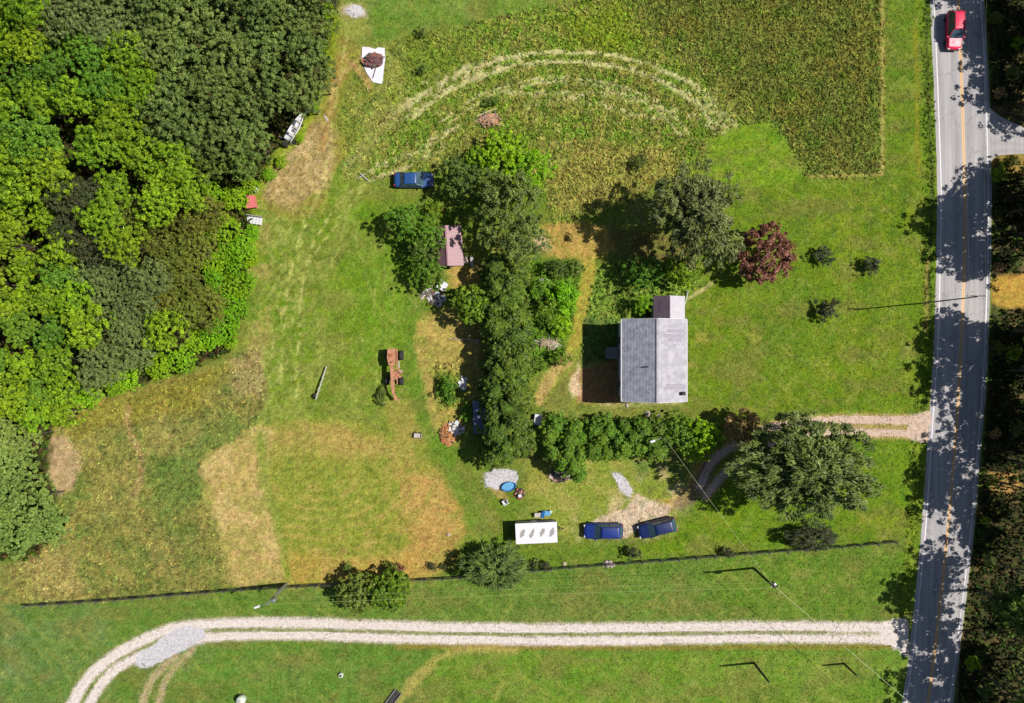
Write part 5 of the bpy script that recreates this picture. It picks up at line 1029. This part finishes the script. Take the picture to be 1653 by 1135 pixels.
# --- boat on a trailer at the wood edge
b0 = thing('boat', 'slim white boat on a trailer at the wood edge below the olive trees', 'boat', (gx(480), gy(209), 0), R(58))
def hull(x, w_, zt): return [(x, -w_, zt), (x, -w_ * .8, zt - .3), (x, 0, zt - .45), (x, w_ * .8, zt - .3), (x, w_, zt), (x, w_ * .8, zt + .02), (x, w_ * .72, zt - .22), (x, 0, zt - .3), (x, -w_ * .72, zt - .22), (x, -w_ * .8, zt + .02)]
m_ = MB(); m_.loft([hull(-1.9, .55, .95), hull(-1, .62, .95), hull(.2, .6, .98), hull(1.2, .42, 1.05), hull(1.9, .12, 1.15)]); m_.build('hull', M_WHITE2, b0, True)
for x in (-1.1, 0, .9): m_ = MB(); m_.box((x, 0, .9), (.3, 1.1 if x < .5 else .7, .05)); m_.build('thwart', M_OFFW, b0)
m_ = MB(); m_.bar((-2.1, -.4, .4), (2.1, -.1, .4), .07); m_.bar((-2.1, .4, .4), (2.1, .1, .4), .07); m_.bar((2, 0, .4), (2.9, 0, .4), .08); m_.bar((-2.0, -.8, .4), (-2.0, 1.4, .4), .07); m_.build('trailer_frame', M_METAL, b0)
for y in (-.75, .75): wheel(b0, (-1.6, y, .3), .3, .18)
m_ = MB(); m_.box((-2.45, .1, .55), (.75, .7, .5), rz=.2, taper=.75); m_.build('outboard_motor', M_BLACK, b0)
# --- things along the wood edge
def barrel(x, y, label, mt_, r_=.62, hh=1.0):
    o = thing('drum', label, 'drum', (gx(x), gy(y), 0)); m2 = MB(); m2.lathe([(r_ * .93, 0), (r_, .04), (r_ * .96, hh * .33), (r_, hh * .35), (r_ * .96, hh * .37), (r_ * .96, hh * .66), (r_, hh * .68), (r_ * .96, hh * .7), (r_, hh * .97), (r_ * .95, hh), (r_ * .9, hh - .03)], 20); m2.build('shell', mt_, o, True)
    m2 = MB(); m2.lathe([(r_ * .9, hh - .035), (r_ * .3, hh - .02)], 16); m2.build('lid', mt_, o); return o
o = thing('storage_bin', 'faded red plastic bin at the wood edge above the slatted bench', 'bin', (gx(408), gy(328), 0), R(8))
m_ = MB(); m_.box((0, 0, .4), (1.05, 1.5, .8), taper=1.0); m_.build('tub', M_REDP, o); m_ = MB(); m_.box((0, 0, .84), (1.15, 1.6, .08)); 
for k in range(4): m_.box((0, -.55 + k * .37, .9), (.9, .1, .05))
m_.build('lid', M_REDP, o)
o = thing('bench', 'white slatted garden bench at the wood edge below the red bin', 'bench', (gx(413), gy(357), 0), R(-8))
for k in range(5): m_ = MB(); m_.box((-.8 + k * .4, 0, .44), (.34, .9, .05)); m_.build('slat', M_WHITE2, o)
for x in (-.85, .85):
    for y in (-.35, .35): m_ = MB(); m_.box((x, y, .21), (.08, .08, .42)); m_.build('leg', M_OFFW, o)
m_ = MB(); m_.box((0, .5, .75), (2.0, .06, .5), rx=-.2); m_.build('backrest', M_OFFW, o)
barrel(413, 307, 'pale green-white drum in the weeds above the red bin', M_TANK, .42, .7)
# loose white poles near the lone blue car
for i_, (a_, b_, lb) in enumerate((((578, 289), (592, 280), 'loose white pole left of the lone blue car, upper of two'), ((582, 281), (596, 293), 'loose white pole left of the lone blue car, lower of two'))):
    m_ = MB(); m_.bar((gx(a_[0]), gy(a_[1]), .06 + i_ * .12), (gx(b_[0]), gy(b_[1]), .06 + i_ * .12), .11, .1); tag(m_.build('white_pole', M_OFFW), lb, 'pole')
heap('brick_heap', 'heap of old pinkish bricks and planks in the rough field', 'heap', 788, 194, 1.5, 1.0, .5, [M_BRICK, M_BRICK, M_BRICK, M_WOODG, M_WOODO], 60, ('brick', 'brick', 'brick', 'plank'), 7, (.6, 1.4))
m_ = MB(); m_.tube([(gx(770), gy(189), .2), (gx(788), gy(181), .28), (gx(803), gy(176), .2)], [.1, .09, .05], 7); tag(m_.build('log', mat('pale_log', alb(206, 188, 140), .9)), 'thin pale log lying above the brick heap', 'log')
o = thing('pallet', 'small brown pallet above the maroon shed', 'pallet', (gx(706), gy(337), 0), R(4))
for k in range(5): m_ = MB(); m_.box((0, -.4 + k * .2, .2), (1.6, .13, .03)); m_.build('slat', M_RUST, o)
for x in (-.7, 0, .7): m_ = MB(); m_.box((x, 0, .09), (.1, 1.0, .16)); m_.build('runner', M_WOODG, o)
# fallen branch in the yard
o = thing('fallen_branch', 'bleached fallen branch in the yard beside the cedar row', 'branch', (gx(748), gy(548), 0))
M_BLE = mat('bleached_wood', alb(204, 186, 156), .9, c2=alb(150, 130, 104), scale=5)
m_ = MB(); m_.tube([(-2.1, .1, .12), (-.8, -.05, .2), (.6, .1, .22), (1.4, -.15, .25), (2.1, -.3, .3)], [.04, .08, .1, .13, .16], 7); m_.build('limb', M_BLE, o)
for (a_, b_) in (((-.8, 0, .2), (-1.5, .45, .3)), ((.2, 0, .22), (-.4, .5, .35)), ((.9, 0, .25), (1.3, .55, .3)), ((-.2, 0, .2), (.5, -.5, .2)), ((1.4, -.1, .25), (2.0, .35, .4))):
    m_ = MB(); m_.tube([a_, b_], [.05, .02], 5); m_.build('twig', M_BLE, o)
m_ = MB(); m_.lathe([(.32, 0), (.36, .3), (.3, .5), (.1, .52)], 12); tag(m_.build('stump', M_BLE, loc=(gx(771), gy(551), 0)), 'pale stump at the right end of the bleached branch', 'stump')
# burn pile
heap('burn_pile', 'orange heap of burnt boards and ash left of the white scraps', 'heap', 724, 702, 1.25, 1.5, .35, [mat('orange_soil', alb(206, 150, 92), .95, c2=alb(168, 110, 70), scale=2), M_WOODO, M_WOODO, M_RUST, M_ASH], 46, ('plank', 'chunk', 'brick'), 11, (.4, 1.2))
heap('white_scraps', 'pile of white sheet scraps at the right of the burn pile', 'heap', 736, 692, .95, 1.0, .4, [M_OFFW, M_WHITE2, M_WHITE2, M_WOODG], 26, ('sheet', 'plank'), 12, (.4, 1.0))
heap('rubbish_pile', 'small white rubbish pile in the yard beside the cedars', 'heap', 748, 618, .5, .9, .35, [M_OFFW, M_WHITE2, M_WHITE2], 14, ('sheet', 'chunk'), 13)
heap('rubbish_pile', 'round pile of grey-white clutter below the white table', 'heap', 706, 482, .95, .9, .4, [M_OFFW, M_WHITE2, M_WOODG, M_SCRAP, M_OFFW], 30, ('sheet', 'chunk', 'plank'), 14, (.3, .9))
o = thing('table', 'square white table between shed and clutter pile', 'table', (gx(715), gy(462), 0), R(-35)); m_ = MB(); m_.box((0, 0, .72), (1.15, 1.15, .05)); m_.build('table_top', M_WHITE2, o)
for x in (-.5, .5):
    for y in (-.5, .5): m_ = MB(); m_.box((x, y, .35), (.06, .06, .7)); m_.build('leg', M_OFFW, o)
heap('log_pile', 'grey scattered poles left of the clutter pile', 'heap', 690, 474, .9, .5, .2, [M_WOODG, M_WOODG, M_OFFW], 14, ('branch', 'plank'), 15, (.5, 1.2))
m_ = MB(); m_.box((0, 0, .3), (.35, 1.3, .6)); tag(m_.build('crate', M_OFFW, loc=(gx(762), gy(423), 0)), 'narrow pale crate at the right of the maroon shed', 'crate')
heap('plank_pile', 'pale planks against the lower right corner of the maroon shed', 'heap', 753, 421, .4, .6, .25, [M_WOODG, M_BLE, M_OFFW], 8, ('plank',), 16, (.5, 1.1))
o = thing('old_fridge', 'white fridge lying at the west end of the east-west cedar row', 'fridge', (gx(868), gy(677), 0), R(-10)); m_ = MB(); m_.box((0, 0, .3), (1.0, 1.35, .6)); m_.build('body', M_WHITE2, o); m_ = MB(); m_.box((0, .1, .63), (.94, 1.05, .05)); m_.build('door', M_WHITE2, o)
m_ = MB(); m_.box((.52, -.5, .25), (.2, .4, .5)); m_.build('compressor', M_BLACK, o)
m_ = MB(); m_.lathe([(.55, 0), (.7, .45), (.74, .5), (.66, .5), (.55, .1)], 18); b_ = m_.build('bathtub', M_OFFW, loc=(gx(878), gy(454.5), .0)); b_.scale = (1, .5, 1); tag(b_, 'pale oval tub among the shrubs at the thicket top', 'tub')
heap('branch_pile', 'bleached branch pile in the thicket left of the footpath', 'heap', 885, 554, 1.5, .6, .35, [M_BLE, M_BLE, M_BLE, M_OFFW], 26, ('branch', 'branch', 'plank'), 17, (.6, 1.6))
# pool, fire pit, chair
o = thing('kiddie_pool', 'oval blue paddling pool on the grey gravel patch', 'pool', (gx(821), gy(785), 0), R(14)); m_ = MB(); m_.lathe([(.9, 0), (.98, .28), (1.0, .32), (.9, .32), (.86, .1)], 24); q_ = m_.build('rim', M_BLUEP, o, True); q_.scale = (1, .62, 1)
m_ = MB(); m_.lathe([(.85, .12), (.2, .13)], 20); q_ = m_.build('water', M_BLUEL, o); q_.scale = (1, .62, 1)
o = heap('fire_pit', 'charred fire pit with brown bricks right of the paddling pool', 'fire pit', 839, 797, .75, .75, .3, [M_ASH, M_ASH, M_BRICK, M_RUST], 26, ('brick', 'branch', 'chunk'), 18, (.4, .9))
m_ = MB(); m_.lathe([(.2, 0), (.22, .35), (.1, .36)], 12); tag(m_.build('bucket', M_WHITE2, loc=(gx(839), gy(799), .3)), 'small white bucket standing in the fire pit', 'bucket')
o = thing('garden_chair', 'white plastic garden chair below the paddling pool', 'chair', (gx(815), gy(810), 0), R(-60)); m_ = MB(); m_.box((0, 0, .42), (.6, .6, .04)); m_.build('seat', M_WHITE2, o); m_ = MB(); m_.box((0, .33, .7), (.6, .05, .55), rx=-.25); m_.build('backrest', M_WHITE2, o)
for x in (-.27, .27):
    m_ = MB(); m_.box((x * 1.1, 0, .62), (.05, .55, .04)); m_.build('armrest', M_WHITE2, o)
    for y in (-.27, .27): m_ = MB(); m_.box((x, y, .2), (.05, .05, .42)); m_.build('leg', M_WHITE2, o)
heap('junk_pile', 'junk pile of grey boards and tan branches against the lower hedge', 'heap', 904, 768, 1.3, .85, .5, [M_WOODG, M_WOODG, M_OFFW, M_BLE, M_BRICK, M_SCRAP], 36, ('plank', 'branch', 'sheet'), 19, (.5, 1.3))
# coolers by the trailer
for (x, y, mt_, lb, d_) in ((883, 831, M_BLUEL, 'pale blue cooler box above the trailer roof, rightmost of three', (.75, .55, .5)), (876, 833, M_BLUEP, 'dark blue cooler box above the trailer roof, middle of three', (.35, .8, .55)), (868, 834, M_OFFW, 'off-white box above the trailer roof, leftmost of three', (.8, .5, .45)), (889, 829, M_TANK, 'small pale green jug beside the coolers', (.3, .3, .4))):
    o = thing('cooler', lb, 'cooler', (gx(x), gy(y) + .3, 0), R(random.uniform(-15, 15))); m_ = MB(); m_.box((0, 0, d_[2] / 2), d_, taper=.96); m_.build('box', mt_, o); m_ = MB(); m_.box((0, 0, d_[2] + .03), (d_[0] + .04, d_[1] + .04, .07)); m_.build('lid', mt_, o)
# propane tank, buried cap, culvert, mailboxes
o = thing('water_tank', 'round pale tank on the lower lawn near the branch track', 'tank', (gx(391.5), gy(1127), 0)); m_ = MB(); m_.lathe([(.5, 0), (.58, .1), (.58, .7), (.48, .85), (.2, .92)], 22); m_.build('shell', M_TANK, o, True); m_ = MB(); m_.lathe([(.16, .9), (.18, .98), (.1, 1.0)], 14); m_.build('lid', M_OFFW, o)
o = thing('well_cap', 'small round well cap in the lower lawn', 'well cap', (gx(551), gy(1089), 0)); m_ = MB(); m_.lathe([(.3, 0), (.3, .3), (.28, .34), (.1, .35)], 16); m_.build('pipe', M_TANK, o); m_ = MB(); m_.lathe([(.14, .35), (.14, .42), (.05, .43)], 10); m_.build('lid', M_BLACK, o)
o = thing('drain', 'dark concrete-edged drain cut off by the bottom of the photo', 'drain', (gx(634), gy(1128), 0), R(-37))
for y in (-.48, .48): m_ = MB(); m_.box((y, 0, .12), (.08, 2.4, .28)); m_.build('kerb', M_CONC, o)
m_ = MB(); m_.box((0, 0, .04), (.86, 2.4, .06)); m_.build('grate', M_BLACK, o)
for k in range(8): m_ = MB(); m_.box((0, -1.05 + k * .3, .085), (.84, .05, .03)); m_.build('bar', M_WOODD, o)
for (x, y, lb) in ((1506, 563, 'white mailbox on the west verge, upper of two'), (1499.5, 633, 'small white mailbox on the west verge just above the north driveway')):
    o = thing('mailbox', lb, 'mailbox', (gx(x), gy(y), 0)); m_ = MB(); m_.box((0, 0, .5), (.1, .1, 1.0)); m_.build('post', M_WOODG, o)
    m_ = MB(); m_.loft([[(xx, .12 * math.cos(a), 1.12 + .15 * math.sin(a)) for a in [math.pi * 2 * j / 10 for j in range(10)]] for xx in (-.3, .3)]); m_.build('box', M_WHITE2, o); m_ = MB(); m_.box((.05, -.14, 1.2), (.12, .02, .16)); m_.build('flag', M_REDP, o)
m_ = MB(); m_.lathe([(.22, 0), (.26, .3), (.1, .31)], 12); tag(m_.build('bucket', M_WHITE2, loc=(gx(263), gy(523), 4.2)), 'white bucket-like speck caught in the wood canopy', 'bucket')
# stones at the fence
def rock(x, y, r_, lb, seed, mt_=None, grp=None):
    rr = random.Random(seed); m2 = MB(); secs = []
    for (q_, z_) in ((.8, 0), (1, .25), (.85, .55), (.4, .75)): secs.append([(r_ * q_ * math.cos(a) * rr.uniform(.8, 1.15), r_ * q_ * math.sin(a) * rr.uniform(.8, 1.15), r_ * z_) for a in [2 * math.pi * j / 9 for j in range(9)]])
    m2.loft(secs); return tag(m2.build('rock', mt_ or M_CONC, loc=(gx(x), gy(y), 0)), lb, 'rock', grp)
M_ROCK = mat('pale_rock', alb(206, 188, 184), .9, c2=alb(160, 140, 136), scale=4, bump=.5)
for k, (x, y, r_) in enumerate(((974, 911, .28), (979, 908, .34), (985, 909, .4), (990, 911, .3), (981, 913, .26), (987, 914, .22))): rock(x, y, r_, 'pale stone in the small heap against the fence below the blue cars', k, M_ROCK, 'stones heaped at the fence')
rock(911, 910, .3, 'single tan stone at the fence between dark tufts and stone heap', 21, M_BLE); rock(724, 863, .22, 'small pale stone on the tan lawn left of the trailer', 22, M_ROCK)
rock(1045, 668, .4, 'pale stone below the house above the hedge', 23, M_ROCK); rock(1062, 672, .3, 'smaller pale stone right of the one below the house', 24, M_ROCK)
rock(1012, 655, .25, 'pale stone at the south wall of the house', 25, M_ROCK)

# --- board fence
FP = [(48, 975), (155, 968), (300, 956.5), (400, 949), (530, 942), (640, 936), (745, 930), (860, 919), (1000, 908), (1130, 898), (1240, 889), (1330, 883), (1440, 873)]
fs = smoothline(FP, 12); dd = np.r_[0, np.cumsum(np.hypot(*np.diff(fs, axis=0).T))]; N_ = 48
fpx = np.interp(np.linspace(0, dd[-1], N_ + 1), dd, fs[:, 0]); fpy = np.interp(np.linspace(0, dd[-1], N_ + 1), dd, fs[:, 1])
f0 = thing('board_fence', 'long dark three-rail board fence crossing the lawn from west to the road', 'fence', (gx(fpx[0]), gy(fpy[0]), 0))
base = Vector(f0.location); fr_ = random.Random(9)
pm = MB(); pm.box((0, 0, .68), (.16, .16, 1.36)); pm.box((0, 0, 1.38), (.19, .19, .05)); pm0 = None
pts_ = [Vector((gx(x), gy(y), 0)) - base for x, y in zip(fpx, fpy)]
rm = MB(); rm.box((0, 0, 0), (1, .045, .16)); rm0 = None
for k, p in enumerate(pts_):
    if pm0 is None: pm0 = pm.build('post', M_WOODD, f0); o = pm0
    else: o = pm0.copy(); col.objects.link(o)
    o.location = p; o.rotation_euler = (fr_.gauss(0, .02), fr_.gauss(0, .02), fr_.uniform(-.1, .1))
    if k < N_:
        e = pts_[k + 1] - p
        for z in (.42, .82, 1.22):
            if rm0 is None: rm0 = rm.build('rail', M_WOODD, f0); o = rm0
            else: o = rm0.copy(); col.objects.link(o)
            nrm_ = Vector((-e.y, e.x, 0)).normalized() * .11
            o.location = p + e / 2 + nrm_ + Vector((0, 0, z + fr_.gauss(0, .012))); o.rotation_euler = (0, 0, math.atan2(e.y, e.x)); o.scale = (e.length * .985, 1, 1)

# --- poles and wires
def pole(x, y, hh, label, arm=0, transf=False, lampw=False, r_=.13, mt_=None):
    o = thing('utility_pole', label, 'pole', (gx(x), gy(y), 0)); m2 = MB(); m2.tube([(0, 0, 0), (0, 0, hh * .5), (0, 0, hh)], [r_ * 1.25, r_ * 1.1, r_ * .85], 10); m2.build('shaft', mt_ or M_POLE, o)
    if arm:
        m2 = MB(); m2.box((0, .1, hh - .35), (arm, .1, .12)); m2.build('crossarm', M_POLE, o)
        for s_ in (-1, 0, 1): m2 = MB(); m2.lathe([(.05, 0), (.07, .06), (.04, .1), (.06, .14)], 8, (s_ * arm * .44, .1, hh - .28)); m2.build('insulator', M_OFFW, o)
    if transf:
        m2 = MB(); m2.lathe([(.2, 0), (.24, .05), (.24, .7), (.2, .76), (.06, .8)], 14, (.36, -.05, hh - 1.9)); m2.build('transformer', M_METAL, o); m2 = MB(); m2.bar((0, 0, hh - 1.4), (.3, -.05, hh - 1.4), .06); m2.build('bracket', M_METAL, o)
    if lampw:
        m2 = MB(); m2.tube([(0, 0, hh - .7), (-.5, -.2, hh - .45), (-1.1, -.4, hh - .4)], .04, 6); m2.build('lamp_arm', M_METAL, o); m2 = MB(); m2.box((-1.35, -.5, hh - .42), (.7, .3, .16), rz=.35, taper=.8); m2.build('lamp_head', M_WHITE2, o)
    return Vector((gx(x), gy(y), hh))
A = pole(463, 942, 7.2, 'grey pole with transformer and white lamp at the left end of the wires', 0, True, True, .14, M_METAL)
B = pole(1216, 917, 7.4, 'dark pole with crossarm on the lawn between fence and south driveway', 1.0, True)
C_ = pole(1217, 1070, 5.2, 'dark short pole on the lawn below the south driveway', 0)
D = pole(1362, 1071, 3.3, 'shortest leaning pole on the lower lawn near the road', 0, r_=.11)
E_ = pole(1489, 489.5, 10.6, 'tall thin utility pole on the road verge casting a long shadow', 2.2, False, False, .075, mat('pole_grey', alb(150, 146, 144), .9, var=.05))
Fp = pole(1056, 697, 6.0, 'pale-topped pole inside the cedar hedge below the house', 0, False, True, .1)
def wire(a, b, sag, label, rad=.022, n=24, grp=None, wm=None):
    pts = [a.lerp(b, t / n) - Vector((0, 0, sag * 4 * (t / n) * (1 - t / n))) for t in range(n + 1)]
    m2 = MB(); m2.tube(pts, rad, 5); return tag(m2.build('wire', wm or M_WIRE), label, 'wire', grp)
wire(A + Vector((0, -.1, -.1)), B + Vector((0, -.1, -.25)), .5, 'lower of the two wires between the lamp pole and the lawn pole', .016)
wire(A + Vector((.2, .3, -.9)), B + Vector((0, .3, -.9)), .7, 'upper fainter wire between the lamp pole and the lawn pole', .010)
wire(B + Vector((.1, 0, -.1)), P(1475, 1140, 7.6), .3, 'bright wire running from the lawn pole to the road corner', .024)
wire(B + Vector((-.1, .1, -.5)), Fp + Vector((0, 0, -.1)), .5, 'thin wire from the lawn pole up to the hedge pole', .012)
wire(Fp + Vector((0, 0, -.2)), Vector((gx(1020), gy(642), 5.0)), .2, 'short service wire from the hedge pole to the house', .010)
M_PO = P(1500, -160, 0); M_PO.z = 10.4; M_PS = Vector((gx(1440), gy(1300), 10.4))
for s_ in (-1, 1):
    wire(E_ + Vector((s_ * .95, .1, -.15)), M_PO + Vector((s_ * .95, 0, 0)), .8, ('left' if s_ < 0 else 'right') + ' wire from the verge pole north above the road', .009, wm=M_WIRED)
    wire(E_ + Vector((s_ * .95, .1, -.15)), M_PS + Vector((s_ * .95, 0, 0)), .9, ('left' if s_ < 0 else 'right') + ' wire from the verge pole south above the road', .009, wm=M_WIRED)
